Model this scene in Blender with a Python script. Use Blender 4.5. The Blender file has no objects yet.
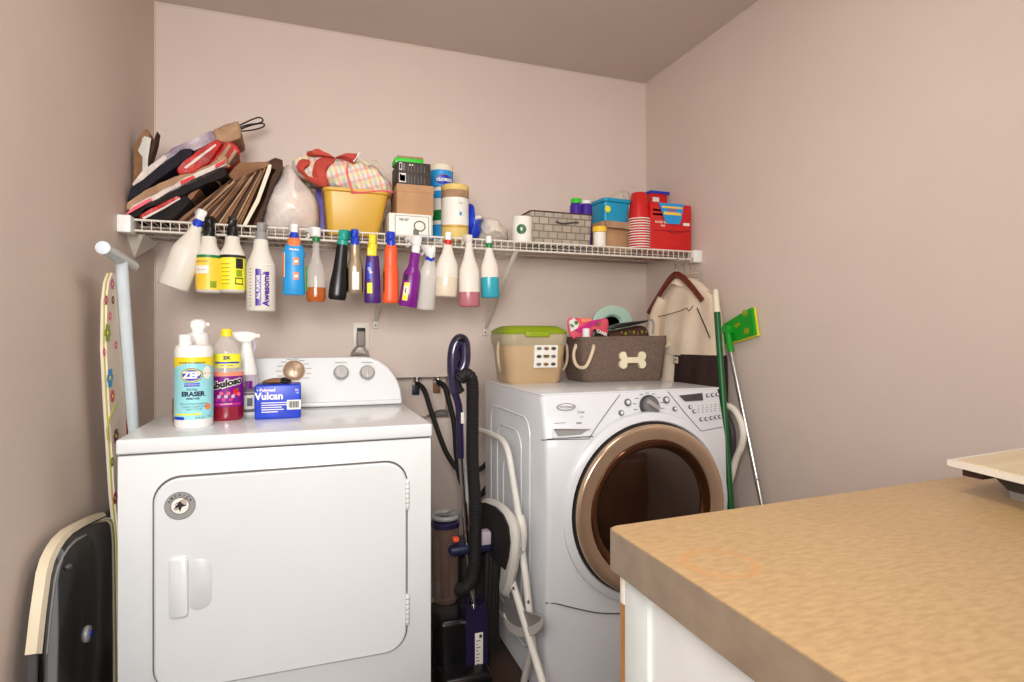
import bpy, bmesh, math, random
from math import sin, cos, pi, radians as R, atan2, sqrt
from mathutils import Vector as V, Matrix, noise
random.seed(7)
C = bpy.context.scene.collection
# ---------------------------------------------------------------- camera model
F, YAW, HOR, H = 583.0, R(19.7), 335.0, 1.158
S_, C_ = sin(YAW), cos(YAW)
def ray(px, py):
    u = (px - 512.0) / F
    return V((S_ + C_ * u, C_ - S_ * u, -(py - HOR) / F))
def at(px, py, Y):
    r = ray(px, py); k = Y / r.y
    return V((r.x * k, Y, H + r.z * k))
def atX(px, py, X):
    r = ray(px, py); k = X / r.x
    return V((X, r.y * k, H + r.z * k))
def atZ(px, py, Z):
    r = ray(px, py); k = (Z - H) / r.z
    return V((r.x * k, r.y * k, Z))
def atP(px, py, p, n):
    r = ray(px, py); o = V((0, 0, H))
    return o + r * ((p - o).dot(n) / r.dot(n))
def ppm(px, Y):          # metres for one pixel
    r = ray(px, HOR); return (Y / r.y) / F
# ---------------------------------------------------------------- materials
def srgb(c):
    return tuple(((v / 255) / 12.92 if v / 255 <= .04045 else ((v / 255 + .055) / 1.055) ** 2.4) for v in c)
MATS = {}
def mat(name, col, rough=.5, metal=0., col2=None, scale=20., bump=0., bscale=None, trans=0., ior=1.45, coat=0., stretch=None, emit=0., sheen=0., alpha=1., spec=.5):
    m = bpy.data.materials.new(name); m.use_nodes = True
    nt = m.node_tree; N = nt.nodes; L = nt.links
    b = N['Principled BSDF']
    c1 = srgb(col)
    b.inputs['Roughness'].default_value = rough
    b.inputs['Metallic'].default_value = metal
    b.inputs['Transmission Weight'].default_value = trans
    b.inputs['IOR'].default_value = ior
    b.inputs['Coat Weight'].default_value = coat
    b.inputs['Coat Roughness'].default_value = .08
    b.inputs['Alpha'].default_value = alpha
    b.inputs['Specular IOR Level'].default_value = spec
    tc = N.new('ShaderNodeTexCoord'); mp = N.new('ShaderNodeMapping')
    L.new(tc.outputs['Object'], mp.inputs['Vector'])
    if stretch: mp.inputs['Scale'].default_value = stretch
    nz = N.new('ShaderNodeTexNoise'); nz.inputs['Scale'].default_value = scale; nz.inputs['Detail'].default_value = 4
    L.new(mp.outputs[0], nz.inputs['Vector'])
    mx = N.new('ShaderNodeMix'); mx.data_type = 'RGBA'
    c2 = srgb(col2) if col2 else tuple(v * .94 for v in c1)
    mx.inputs[6].default_value = (*c1, 1); mx.inputs[7].default_value = (*c2, 1)
    rp = N.new('ShaderNodeMapRange'); rp.inputs[1].default_value = .35; rp.inputs[2].default_value = .65
    L.new(nz.outputs['Fac'], rp.inputs[0]); L.new(rp.outputs[0], mx.inputs[0])
    L.new(mx.outputs[2], b.inputs['Base Color'])
    if bump:
        n2 = N.new('ShaderNodeTexNoise'); n2.inputs['Scale'].default_value = bscale or scale * 3; n2.inputs['Detail'].default_value = 3
        L.new(mp.outputs[0], n2.inputs['Vector'])
        bp = N.new('ShaderNodeBump'); bp.inputs['Strength'].default_value = bump; bp.inputs['Distance'].default_value = .01
        L.new(n2.outputs['Fac'], bp.inputs['Height']); L.new(bp.outputs[0], b.inputs['Normal'])
    if emit:
        b.inputs['Emission Strength'].default_value = emit; b.inputs['Emission Color'].default_value = (*c1, 1)
    MATS[name] = m
    return m
def nodes(name):
    nt = MATS[name].node_tree; return nt, nt.nodes, nt.links, nt.nodes['Principled BSDF']

# ---------------------------------------------------------------- geometry
def chaikin(p, n=2, closed=True):
    for _ in range(n):
        q = []
        m = len(p)
        for i in range(m if closed else m - 1):
            a, b = p[i], p[(i + 1) % m]
            q += [a * .75 + b * .25, a * .25 + b * .75]
        if not closed: q = [p[0]] + q + [p[-1]]
        p = q
    return p
def rrect(w, d, r, z=0., n=5, cx=0., cy=0.):
    r = min(r, w / 2 - 1e-4, d / 2 - 1e-4); out = []
    for k, (sx, sy) in enumerate(((1, 1), (-1, 1), (-1, -1), (1, -1))):
        for i in range(n + 1):
            a = pi / 2 * k + pi / 2 * i / n
            out.append(V((cx + sx * (w / 2 - r) + r * cos(a), cy + sy * (d / 2 - r) + r * sin(a), z)))
    return out
def circ(rx, ry, z=0., n=28, cx=0., cy=0.):
    return [V((cx + rx * cos(2 * pi * i / n), cy + ry * sin(2 * pi * i / n), z)) for i in range(n)]
FONTC = {}
def text_geo(s, size, bold=0.):
    cu = bpy.data.curves.new('t', 'FONT'); cu.body = s; cu.size = size; cu.align_x = 'CENTER'; cu.align_y = 'CENTER'
    cu.offset = bold; cu.resolution_u = 3
    o = bpy.data.objects.new('t', cu); C.objects.link(o)
    bpy.context.view_layer.update()
    me = o.to_mesh()
    vs = [v.co.copy() for v in me.vertices]; fs = [tuple(p.vertices) for p in me.polygons]
    o.to_mesh_clear(); bpy.data.objects.remove(o); bpy.data.curves.remove(cu)
    return vs, fs
ROOT = {}
class M:
    def __init__(s): s.v, s.f, s.mi, s.mats = [], [], [], []
    def m(s, name):
        if name not in s.mats: s.mats.append(name)
        return s.mats.index(name)
    def add(s, vs, fs, mt, xf=None):
        o = len(s.v); k = s.m(mt)
        s.v += [(xf @ v if xf else V(v)) for v in vs]
        s.f += [tuple(i + o for i in f) for f in fs]; s.mi += [k] * len(fs)
        return s
    def bm(s, bm, mt, xf=None):
        bm.verts.ensure_lookup_table()
        s.add([v.co.copy() for v in bm.verts], [tuple(v.index for v in f.verts) for f in bm.faces], mt, xf); bm.free(); return s
    def box(s, lo, hi, mt, r=0., seg=2, xf=None):
        lo, hi = V(lo), V(hi); bm = bmesh.new(); bmesh.ops.create_cube(bm, size=1)
        for v in bm.verts: v.co = V([(lo[i] + hi[i]) / 2 + v.co[i] * (hi[i] - lo[i]) for i in range(3)])
        if r: bmesh.ops.bevel(bm, geom=bm.edges[:], offset=r, segments=seg, profile=.5, affect='EDGES')
        bm.verts.index_update()
        return s.bm(bm, mt, xf)
    def loft(s, rings, mt, cap=(True, True), closed=True, xf=None):
        n = len(rings[0]); vs = [p for r in rings for p in r]; fs = []
        for i in range(len(rings) - 1):
            for j in range(n if closed else n - 1):
                k = (j + 1) % n
                fs.append((i * n + j, i * n + k, (i + 1) * n + k, (i + 1) * n + j))
        if cap[0]: fs.append(tuple(range(n))[::-1])
        if cap[1]: fs.append(tuple((len(rings) - 1) * n + j for j in range(n)))
        return s.add(vs, fs, mt, xf)
    def lathe(s, prof, mt, n=28, sy=1., xf=None, cap=(True, True)):
        return s.loft([circ(r, r * sy, z, n) for z, r in prof], mt, cap, xf=xf)
    def tube(s, pts, rad, mt, n=10, smooth=0, closed=False, flat=1., xf=None):
        pts = [V(p) for p in pts]
        if smooth: pts = chaikin(pts, smooth, closed)
        m = len(pts)
        if not hasattr(rad, '__len__'): rr = [rad] * m
        else: rr = [rad[0] + (rad[-1] - rad[0]) * i / (m - 1) for i in range(m)]
        rings = []; up = None
        for i, p in enumerate(pts):
            a = pts[i - 1] if (i or closed) else p; b = pts[(i + 1) % m] if (i < m - 1 or closed) else p
            t = (b - a).normalized()
            if up is None:
                up = V((0, 0, 1)) if abs(t.z) < .9 else V((0, 1, 0))
            sd = t.cross(up).normalized(); up = sd.cross(t).normalized()
            rings.append([p + (sd * cos(2 * pi * k / n) + up * flat * sin(2 * pi * k / n)) * rr[i] for k in range(n)])
        if closed: rings.append(rings[0]); return s.loft(rings, mt, (False, False), xf=xf)
        return s.loft(rings, mt, xf=xf)
    def prism(s, poly, vec, mt, xf=None):   # poly world points, extruded by vec
        vec = V(vec); return s.loft([poly, [p + vec for p in poly]], mt, xf=xf)
    def puff(s, poly, vec, mt, sm=2, amp=.0, fr=25., p=2.5, k=7, seed=0., end=.25, xf=None):
        vec = V(vec); poly = chaikin([V(q) for q in poly], sm); c = sum(poly, V()) / len(poly); rings = []
        for i in range(k):
            t = -1 + 2 * i / (k - 1); sc = max(end, (1 - abs(t) ** p) ** (1 / p))
            ring = []
            for q in poly:
                w = c + (q - c) * sc + vec * (t * .5 + .5)
                if amp: w = w + noise.noise_vector(w * fr + V((seed, seed, 0))) * amp
                ring.append(w)
            rings.append(ring)
        return s.loft(rings, mt, xf=xf)
    def sheet(s, rows, mt, xf=None):
        return s.loft(rows, mt, (False, False), closed=False, xf=xf)
    def text(s, txt, size, mt, fn=None, bold=0., xf=None):
        vs, fs = text_geo(txt, size, bold)
        if fn: vs = [fn(v) for v in vs]
        return s.add(vs, fs, mt, xf)
    def build(s, name, parent=None, label=None, cat=None, group=None, kind=None, world=True, ang=40, sub=0, recalc=True):
        me = bpy.data.meshes.new(name)
        vs = s.v; loc = V((0, 0, 0))
        if world:
            if parent is not None:
                inv = ROOT[parent.name]; vs = [inv @ v for v in vs]
            elif kind != 'structure':
                xs = [v.x for v in vs]; ys = [v.y for v in vs]; loc = V(((min(xs) + max(xs)) / 2, (min(ys) + max(ys)) / 2, min(v.z for v in vs)))
                vs = [v - loc for v in vs]
        me.from_pydata([tuple(v) for v in vs], [], s.f)
        for n in s.mats: me.materials.append(MATS[n])
        me.polygons.foreach_set('material_index', s.mi)
        if recalc:
            bm = bmesh.new(); bm.from_mesh(me)
            bmesh.ops.recalc_face_normals(bm, faces=bm.faces[:]); bm.to_mesh(me); bm.free()
        me.shade_smooth(); me.set_sharp_from_angle(angle=R(ang)); me.update()
        o = bpy.data.objects.new(name, me); C.objects.link(o); o.location = loc
        if parent is not None: o.parent = parent; ROOT[o.name] = ROOT[parent.name]
        tag(o, label, cat, group, kind)
        return o
def tag(o, label=None, cat=None, group=None, kind=None):
    if label: o['label'] = label
    if cat: o['category'] = cat
    if group: o['group'] = group
    if kind: o['kind'] = kind
def thing(name, label, cat, loc=(0, 0, 0), rz=0., group=None, mtx=None):
    o = bpy.data.objects.new(name, None); C.objects.link(o); o.empty_display_size = .05
    mw = mtx if mtx else Matrix.Translation(V(loc)) @ Matrix.Rotation(rz, 4, 'Z')
    o.matrix_world = mw; ROOT[o.name] = mw.inverted()
    tag(o, label, cat, group); return o
def facing(p): return -atan2(p.x, p.y)
def rot(p, axis, a): return Matrix.Translation(V(p)) @ Matrix.Rotation(a, 4, axis) @ Matrix.Translation(-V(p))

# ---------------------------------------------------------------- colour set
mat('paint', (219, 202, 191), .62, col2=(215, 198, 187), scale=2.2, bump=.06, bscale=90)
mat('paint_shaded', (206, 192, 182), .7, col2=(202, 188, 178), scale=2, bump=.05, bscale=80)  # the wall paint again, ceiling shade put into a darker colour
mat('floor_vinyl', (66, 46, 38), .45, col2=(60, 42, 34), scale=6)
mat('enamel', (226, 228, 229), .22, coat=.3, scale=3, col2=(223, 225, 226))
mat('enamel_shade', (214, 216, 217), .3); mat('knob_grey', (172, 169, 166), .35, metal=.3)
mat('enamel_washer', (224, 226, 229), .25, coat=.3, scale=3, col2=(220, 222, 226))
mat('stool_white', (222, 219, 211), .35); mat('pale_honey', (228, 198, 118), .35)
mat('seam', (92, 90, 88), .6)
mat('dark_seam', (30, 28, 27), .6)
mat('white_plastic', (238, 237, 233), .35)
mat('white_wire', (226, 218, 206), .35)
mat('black_plastic', (18, 17, 18), .3)
mat('black_matte', (24, 21, 20), .7)
mat('grey_plastic', (150, 148, 146), .4)
mat('dark_grey', (70, 68, 68), .5)
mat('silver', (200, 198, 196), .25, metal=.9)
mat('chrome', (215, 215, 215), .12, metal=1.)
mat('bronze', (216, 188, 160), .2, metal=.7)
mat('bronze_knob', (176, 150, 126), .35, metal=.5)
mat('dark_chrome', (126, 88, 62), .12, metal=.9)
mat('dark_glass', (44, 27, 18), .05, coat=1., col2=(18, 10, 7), scale=5)
mat('red', (205, 30, 28), .4); mat('red_gloss', (205, 28, 26), .15, coat=.6)
mat('dark_red', (120, 24, 26), .45)
mat('orange', (236, 90, 46), .4); mat('orange2', (240, 130, 70), .4)
mat('yellow', (240, 214, 40), .4); mat('lemon', (238, 232, 40), .45, col2=(228, 226, 60)); mat('honey', (240, 196, 52), .45, col2=(246, 208, 80))
mat('green', (22, 122, 58), .4); mat('bright_green', (60, 200, 50), .4); mat('lime', (142, 164, 24), .4)
mat('dark_green', (14, 92, 42), .35); mat('teal', (38, 160, 140), .35)
mat('blue', (26, 60, 190), .35); mat('box_blue', (24, 64, 196), .35, col2=(20, 52, 180)); mat('sky', (40, 150, 216), .4); mat('cyan', (60, 190, 220), .4)
mat('bin_blue', (20, 150, 190), .35); mat('navy', (28, 30, 62), .4); mat('pale_cyan', (150, 214, 220), .4)
mat('purple', (70, 36, 150), .35); mat('violet', (120, 20, 130), .3, coat=.3); mat('grape', (70, 30, 110), .4); mat('magenta', (200, 40, 130), .4)
mat('pink', (232, 90, 110), .45); mat('lavender', (190, 176, 190), .5); mat('peach', (240, 140, 110), .4)
mat('brick_cloth', (190, 74, 60), .85, col2=(176, 62, 52), scale=12)
mat('vac_purple', (38, 30, 62), .22, coat=.5)
mat('kraft', (148, 106, 74), .8, col2=(124, 86, 58), scale=26, bump=.5, bscale=50); mat('kraft_dark', (84, 54, 38), .8, col2=(62, 38, 27), scale=20, bump=.5, bscale=50)
mat('kraft_light', (178, 144, 112), .8, col2=(154, 120, 90), scale=20, bump=.5, bscale=50)
mat('bag_lavender', (186, 172, 178), .4, col2=(140, 124, 140), scale=12, bump=.7, bscale=30); mat('bag_navy', (26, 22, 36), .6, col2=(16, 14, 22), scale=16, bump=.35, bscale=22, spec=.25); mat('bag_red', (200, 34, 28), .3, col2=(150, 20, 18), scale=16, coat=.25, bump=.4, bscale=24); mat('bag_black', (20, 17, 18), .7, col2=(34, 26, 24), scale=22, bump=.3, bscale=24, spec=.25); mat('bag_paper', (226, 214, 204), .5, col2=(200, 184, 176), scale=18, bump=.7, bscale=40)
mat('cardboard', (188, 146, 106), .8, col2=(178, 136, 98), scale=15)
mat('paper', (232, 226, 218), .7); mat('cream', (232, 222, 198), .6); mat('tissue', (214, 212, 204), .7)
mat('dark_box', (66, 54, 50), .6, col2=(58, 48, 46)); mat('ink', (30, 28, 32), .6); mat('ink_grey', (110, 108, 108), .6)
mat('bin_yellow', (212, 168, 62), .35, col2=(204, 158, 56), scale=5)
mat('frosted', (244, 238, 226), .3, trans=.1, ior=1.25, spec=.4, col2=(238, 230, 216), scale=6, alpha=.86)
mat('frosted_pale', (240, 234, 228), .15, trans=0., spec=.4, alpha=.5)
mat('pink_liquid', (196, 120, 130), .25, trans=.2); mat('teal_liquid', (50, 160, 178), .25); mat('amber_liquid', (176, 88, 36), .15, coat=.3); mat('red_liquid', (140, 20, 44), .12, coat=.4)
mat('clear', (235, 228, 220), .06, alpha=.28, coat=.3); mat('clear_warm', (232, 216, 192), .2, alpha=.92, coat=.3)
mat('gold_metal', (176, 158, 130), .3, metal=.6)
mat('basket_felt', (126, 106, 94), .95, col2=(104, 86, 76), scale=180, bump=.5, bscale=300, stretch=(1, 1, .5))
mat('rope', (226, 206, 176), .9, bump=.4, bscale=300)
mat('bone', (236, 224, 192), .8)
mat('wood', (110, 42, 24), .35, coat=.3, col2=(86, 30, 18), scale=30, stretch=(1, 1, 6))
mat('jacket_cream', (226, 208, 184), .9, col2=(214, 194, 170), scale=8, bump=.5, bscale=18)
mat('jacket_brown', (52, 32, 26), .9, col2=(42, 26, 22), scale=8, bump=.3, bscale=20)
mat('mesh_black', (34, 28, 26), .7, bump=.8, bscale=260)
mat('swiffer', (24, 158, 40), .35); mat('edge_green', (172, 172, 60), .6); mat('mint', (170, 200, 184), .4)
mat('pet_tub', (206, 176, 136), .35, trans=.15, col2=(198, 166, 126), scale=6); mat('pet_rim', (214, 200, 168), .25, trans=.4, ior=1.2)
mat('ironing_white', (206, 216, 220), .3); mat('cover', (226, 212, 196), .85, col2=(218, 202, 184), scale=12)
mat('gloss_black', (10, 8, 9), .06, coat=1.); mat('frame_cream', (226, 212, 184), .4)
mat('raw_wood', (176, 128, 80), .7, col2=(160, 112, 66), scale=20, stretch=(4, 4, .4))
mat('cabinet_white', (224, 224, 220), .45); mat('cabinet_edge', (206, 210, 206), .5)
mat('plate_white', (232, 224, 210), .4)
mat('grey_cord', (150, 140, 132), .5); mat('drain_grey', (112, 106, 102), .6)
mat('clear_bin', (120, 96, 84), .12, alpha=.6, coat=.5)
mat('vinyl_bag', (236, 229, 222), .3, col2=(224, 202, 188), scale=9, bump=.7, bscale=22, alpha=.93)
mat('poly_bag', (224, 214, 202), .25, col2=(206, 192, 176), scale=14, bump=.9, bscale=40)
mat('tray_top', (222, 204, 168), .3, col2=(206, 184, 146), scale=6, stretch=(1, 8, 1))
mat('label_white', (236, 232, 222), .5); mat('gold_band', (196, 150, 60), .4)

# laminate worktop with a faint cup ring
mat('laminate', (190, 158, 114), .36, col2=(174, 142, 100), scale=80, stretch=(.7, 2.2, 1))
nt, N, L, b = nodes('laminate')
tc = N.new('ShaderNodeTexCoord')
n3 = N.new('ShaderNodeTexNoise'); n3.inputs['Scale'].default_value = 4; L.new(tc.outputs['Object'], n3.inputs['Vector'])
src = b.inputs['Base Color'].links[0].from_socket
mx = N.new('ShaderNodeMix'); mx.data_type = 'RGBA'; mx.blend_type = 'MULTIPLY'; mx.inputs[0].default_value = .5
mr = N.new('ShaderNodeMapRange'); mr.inputs[1].default_value = .3; mr.inputs[2].default_value = .7; mr.inputs[3].default_value = .92; mr.inputs[4].default_value = 1.05
L.new(n3.outputs['Fac'], mr.inputs[0]); L.new(src, mx.inputs[6]); L.new(mr.outputs[0], mx.inputs[7])
RINGP = atZ(720, 563, .915)
geo = N.new('ShaderNodeNewGeometry'); vd = N.new('ShaderNodeVectorMath'); vd.operation = 'DISTANCE'; vd.inputs[1].default_value = RINGP
L.new(geo.outputs['Position'], vd.inputs[0])
rg = N.new('ShaderNodeMath'); rg.operation = 'COMPARE'; rg.inputs[1].default_value = .036; rg.inputs[2].default_value = .004
L.new(vd.outputs['Value'], rg.inputs[0])
m2 = N.new('ShaderNodeMath'); m2.operation = 'MULTIPLY'; m2.inputs[1].default_value = .6; L.new(rg.outputs[0], m2.inputs[0])
mx2 = N.new('ShaderNodeMix'); mx2.data_type = 'RGBA'; mx2.inputs[7].default_value = (*srgb((196, 142, 86)), 1)
L.new(m2.outputs[0], mx2.inputs[0]); L.new(mx.outputs[2], mx2.inputs[6]); L.new(mx2.outputs[2], b.inputs['Base Color'])
mat('laminate_edge', (150, 130, 108), .45, col2=(136, 117, 97), scale=30)

def weave(name, c1, c2, mortar, sc, row, w):
    mat(name, c1, .9); nt, N, L, b = nodes(name)
    tc = N.new('ShaderNodeTexCoord'); mp = N.new('ShaderNodeMapping'); mp.inputs['Rotation'].default_value = (R(90), 0, 0)
    L.new(tc.outputs['Object'], mp.inputs['Vector'])
    br = N.new('ShaderNodeTexBrick'); br.inputs['Color1'].default_value = (*srgb(c1), 1); br.inputs['Color2'].default_value = (*srgb(c2), 1); br.inputs['Mortar'].default_value = (*srgb(mortar), 1)
    br.inputs['Scale'].default_value = sc; br.inputs['Row Height'].default_value = row; br.inputs['Brick Width'].default_value = w; br.inputs['Mortar Size'].default_value = .02
    L.new(mp.outputs[0], br.inputs['Vector']); L.new(br.outputs['Color'], b.inputs['Base Color'])
    bp = N.new('ShaderNodeBump'); bp.inputs['Strength'].default_value = .8; bp.inputs['Distance'].default_value = .004; bp.invert = True
    L.new(br.outputs['Fac'], bp.inputs['Height']); L.new(bp.outputs[0], b.inputs['Normal'])
weave('woven_grey', (178, 166, 150), (160, 148, 133), (126, 115, 102), 9, .25, .36)
# plaid cloth
mat('plaid', (232, 222, 202), .9); nt, N, L, b = nodes('plaid')
tc = N.new('ShaderNodeTexCoord'); prev = None
for i, (dr, sc, col, ph, rx) in enumerate((('X', 9, (226, 120, 110), 0, 20), ('Z', 9, (232, 140, 120), 2, 20), ('X', 9, (150, 170, 196), 3.2, 20), ('Z', 9, (214, 216, 130), 4.1, 20))):
    mp = N.new('ShaderNodeMapping'); mp.inputs['Rotation'].default_value = (0, R(rx), 0); L.new(tc.outputs['Object'], mp.inputs['Vector'])
    w = N.new('ShaderNodeTexWave'); w.bands_direction = dr; w.inputs['Scale'].default_value = sc; w.inputs['Phase Offset'].default_value = ph; w.inputs['Distortion'].default_value = .6
    L.new(mp.outputs[0], w.inputs['Vector'])
    r_ = N.new('ShaderNodeMapRange'); r_.inputs[1].default_value = .7; r_.inputs[2].default_value = .95; r_.inputs[4].default_value = .5; L.new(w.outputs['Fac'], r_.inputs[0])
    mx = N.new('ShaderNodeMix'); mx.data_type = 'RGBA'; mx.inputs[7].default_value = (*srgb(col), 1)
    if prev is None: mx.inputs[6].default_value = (*srgb((232, 222, 202)), 1)
    else: L.new(prev, mx.inputs[6])
    L.new(r_.outputs[0], mx.inputs[0]); prev = mx.outputs[2]
L.new(prev, b.inputs['Base Color'])
# ================================================================ the room
XL, XR, YB, ZC = -.523, 1.599, 2.5, 2.403
YF = -2.2
m = M(); m.box((XL - .1, YF - .1, -.1), (XR + .1, YB + .2, 0), 'floor_vinyl'); m.build('floor', kind='structure')
m = M(); m.box((XL - .1, YF - .1, ZC), (XR + .1, YB + .2, ZC + .1), 'paint_shaded'); m.build('ceiling', kind='structure')
m = M(); m.box((XL - .1, YF, 0), (XL, YB + .1, ZC), 'paint'); m.build('wall_left', kind='structure')
m = M(); m.box((XR, YF, 0), (XR + .1, YB + .1, ZC), 'paint'); m.build('wall_right', kind='structure')
m = M(); m.box((XL - .1, YF - .1, 0), (XR + .1, YF, ZC), 'paint'); m.build('wall_front', kind='structure')
# back wall with the open recess for the water valves
rx0, rx1, rz0, rz1, rd = .30, .606, .795, .976, .095
m = M()
m.box((XL, YB, 0), (rx0, YB + .1, ZC), 'paint'); m.box((rx1, YB, 0), (XR, YB + .1, ZC), 'paint')
m.box((rx0, YB, 0), (rx1, YB + .1, rz0), 'paint'); m.box((rx0, YB, rz1), (rx1, YB + .1, ZC), 'paint')
m.box((rx0, YB + rd, rz0), (rx1, YB + .1, rz1), 'paint')
m.build('wall_back', kind='structure')
m = M()
for a, c in (((XL, 0), (XL + .26, 0)),): pass
m.tube([(XL + .001, YB - .001, .0), (XL + .001, YB - .001, ZC)], .004, 'paint', 6)
m.build('trim_1', kind='structure')
m = M(); m.tube([(XR - .001, YB - .001, .0), (XR - .001, YB - .001, ZC)], .004, 'paint', 6); m.build('trim_2', kind='structure')
m = M(); m.tube([(XL, YB - .001, ZC - .001), (XR, YB - .001, ZC - .001)], .004, 'paint', 6); m.build('trim_3', kind='structure')
m = M(); m.tube([(XR - .001, YF, ZC - .001), (XR - .001, YB, ZC - .001)], .004, 'paint', 6); m.build('trim_4', kind='structure')
m = M(); m.box((.335, YB - .012, 0), (XR, YB, .08), 'white_plastic', .003); m.build('baseboard_back', kind='structure')

# ---- water valves, hoses, drain
for i, (px, py, tagc, lab) in enumerate(((417, 384, 'blue', 'brass water valve with a blue tag in the wall recess'), (438, 382, 'red', 'brass water valve with a red tag in the wall recess'))):
    p = at(px, py, 2.53); t = thing('water_valve', lab, 'valve', p, group='water valves in the wall recess')
    k = M(); k.tube([p + V((0, .064, 0)), p + V((0, -.02, 0))], .014, 'chrome', 16); k.tube([p + V((0, .0, 0)), p + V((0, .0, .03))], .009, 'chrome', 12); k.build('valve_body', t)
    k = M(); k.box(p + V((-.016, -.004, .024)), p + V((.016, .012, .034)), 'kraft_dark', .003); k.build('valve_handle', t)
    k = M(); k.box(p + V((-.016, .03, -.05)), p + V((.016, .034, -.004)), 'navy' if i == 0 else 'kraft', .002); k.build('valve_plate', t)
m = M(); p0 = at(417, 384, 2.51)
m.tube([p0, p0 + V((.02, -.05, -.01)), at(430, 408, 2.42), at(438, 432, 2.40), at(448, 458, 2.38), at(462, 474, 2.36), at(482, 470, 2.36), at(492, 455, 2.36)], .0105, 'black_matte', 10, 3)
m.build('water_hose', label='black rubber hose curving down from the blue tagged wall valve', cat='hose')
m = M(); p0 = at(438, 382, 2.51)
m.tube([p0, p0 + V((.02, -.05, -.01)), at(449, 402, 2.44), at(455, 425, 2.43), at(456, 455, 2.43), at(462, 490, 2.42), at(478, 500, 2.42), at(492, 480, 2.42)], .0115, 'black_matte', 10, 3)
m.build('water_hose', label='black rubber hose from the red tagged valve, running behind the vacuum', cat='hose')
m = M(); m.tube([V((at(430,440,2.57).x, 2.57, .80)), at(431, 420, 2.56), at(438, 413, 2.55), at(446, 413, 2.54), at(452, 420, 2.55), V((at(452,420,2.55).x, 2.56, .80))], .016, 'drain_grey', 12, 3)
m.build('drain_hose', label='thick grey drain hose arching out of the wall recess', cat='hose')

# ---- outlet plate, plug, dryer cord
p = at(361, 336.5, 2.498); w = 8 * ppm(361, 2.5)
t = thing('wall_outlet', 'white outlet plate on the wall above the dryer console', 'outlet', p)
k = M(); k.box(p + V((-w, -.006, -.058)), p + V((w, .002, .058)), 'plate_white', .003); k.build('cover_plate', t)
k = M(); k.box(p + V((-.017, -.009, .006)), p + V((.017, -.002, .036)), 'ink', .002); k.build('socket', t)
p = p + V((0, -.02, 0))
t = thing('power_plug', 'grey plug with tangled grey cord hanging from the outlet', 'plug', p)
k = M(); k.box(p + V((-.02, -.02, -.04)), p + V((.014, .014, .022)), 'grey_cord', .008); k.build('plug_body', t)
k = M()
k.tube([p + V((-.005, 0, -.03)), p + V((-.03, -.01, -.05)), p + V((-.045, -.01, -.08)), p + V((-.03, -.01, -.13)), p + V((.01, 0, -.2))], .0065, 'grey_cord', 8, 2, flat=.5)
k.tube([p + V((0, 0, -.03)), p + V((.02, -.01, -.06)), p + V((.03, -.01, -.1)), p + V((.05, 0, -.16)), p + V((.05, .03, -.26))], .006, 'grey_cord', 8, 2)
k.tube([p + V((-.04, -.01, -.075)), p + V((-.01, -.015, -.07)), p + V((.03, -.01, -.085))], .011, 'grey_cord', 8, 1, flat=.6)
k.build('cord', t)

# ================================================================ worktop and cabinet
ZT = .915
A = atZ(606.5, 526.5, ZT); B = atZ(847, 682, ZT); D = atZ(975, 474, ZT)
dirS = (B - A).normalized(); dirF = (D - A).normalized()
P2 = A + dirS * (A.y + 1.5); P3 = A + dirF * (1.597 - A.x); P4 = V((1.597, P2.y, ZT))
poly = [A + dirS * .012, A + dirS * .0035 + dirF * .0035, A + dirF * .012, P3, P4, P2]
th = .05
t = thing('worktop', 'tan mottled laminate worktop with a faint cup ring', 'worktop', (A + P4) / 2)
k = M(); k.prism([p + V((0, 0, -th)) for p in poly], (0, 0, th - .0012), 'laminate_edge'); k.build('edge_band', t)
k = M()
c = (A + P4) / 2
k.prism([p + (c - p).normalized() * .002 + V((0, 0, -.0012)) for p in poly], (0, 0, .0012), 'laminate'); k.build('laminate_top', t)
t = thing('base_cabinet', 'white base cabinet under the tan worktop', 'cabinet', V((1.0, A.y - .3, 0)))
cx0 = A.x + .022; cy1 = A.y - .012; cz = ZT - th
k = M(); k.box((cx0 + .004, -1.45, 0), (1.597, cy1, cz - .001), 'cabinet_white'); k.build('carcass', t)
k = M(); k.box((cx0 - .002, cy1 - .05, 0), (cx0 + .02, cy1 + .002, cz - .001), 'cabinet_edge', .002); k.build('corner_stile', t)
k = M(); k.box((cx0 + .0, cy1 + .002, 0), (1.59, cy1 + .016, cz - .05), 'raw_wood'); k.build('back_panel', t)
k = M(); k.box((cx0 - .002, cy1 + .003, cz - .05), (1.59, cy1 + .014, cz - .001), 'plate_white', .002); k.build('top_strip', t)

# raised tray at the right end
zt = ZT + .048
a = atZ(947, 459.5, zt); d1 = (atZ(1024, 478, zt) - a).normalized(); d2 = V((-d1.y, d1.x, 0)); d2 = (atZ(1006, 450.5, zt) - a).normalized()
t = thing('raised_tray', 'cream flat topped tray on a dark stepped base at the worktop end', 'tray', V((a.x + .2, a.y - .05, ZT)))
q = [a, a + d2 * .27, a + d2 * .27 + d1 * .36, a + d1 * .36]
cc = sum(q, V()) / 4
k = M(); k.prism([p + V((0, 0, -.009)) for p in q], (0, 0, .009), 'plate_white')
k.prism([p + (cc - p).normalized() * .012 for p in q], (0, 0, .0012), 'tray_top'); k.build('tray_plate', t)
def inset(q, s, dz): return [cc + (p - cc) * s + V((0, 0, dz)) for p in q]
k = M(); k.loft([inset(q, .62, -.048 + .012), inset(q, .74, -.0095)], 'dark_grey'); k.build('base_body', t)
k = M(); k.loft([inset(q, .60, -.048), inset(q, .62, -.0355)], 'grey_plastic'); k.build('base_foot', t)
k = M(); h0 = inset(q, .86, -.0095)[0]; k.box(h0 + V((-.0, -.02, -.014)), h0 + V((.05, .01, 0)), 'kraft_dark', .002); k.build('side_catch', t)

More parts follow.
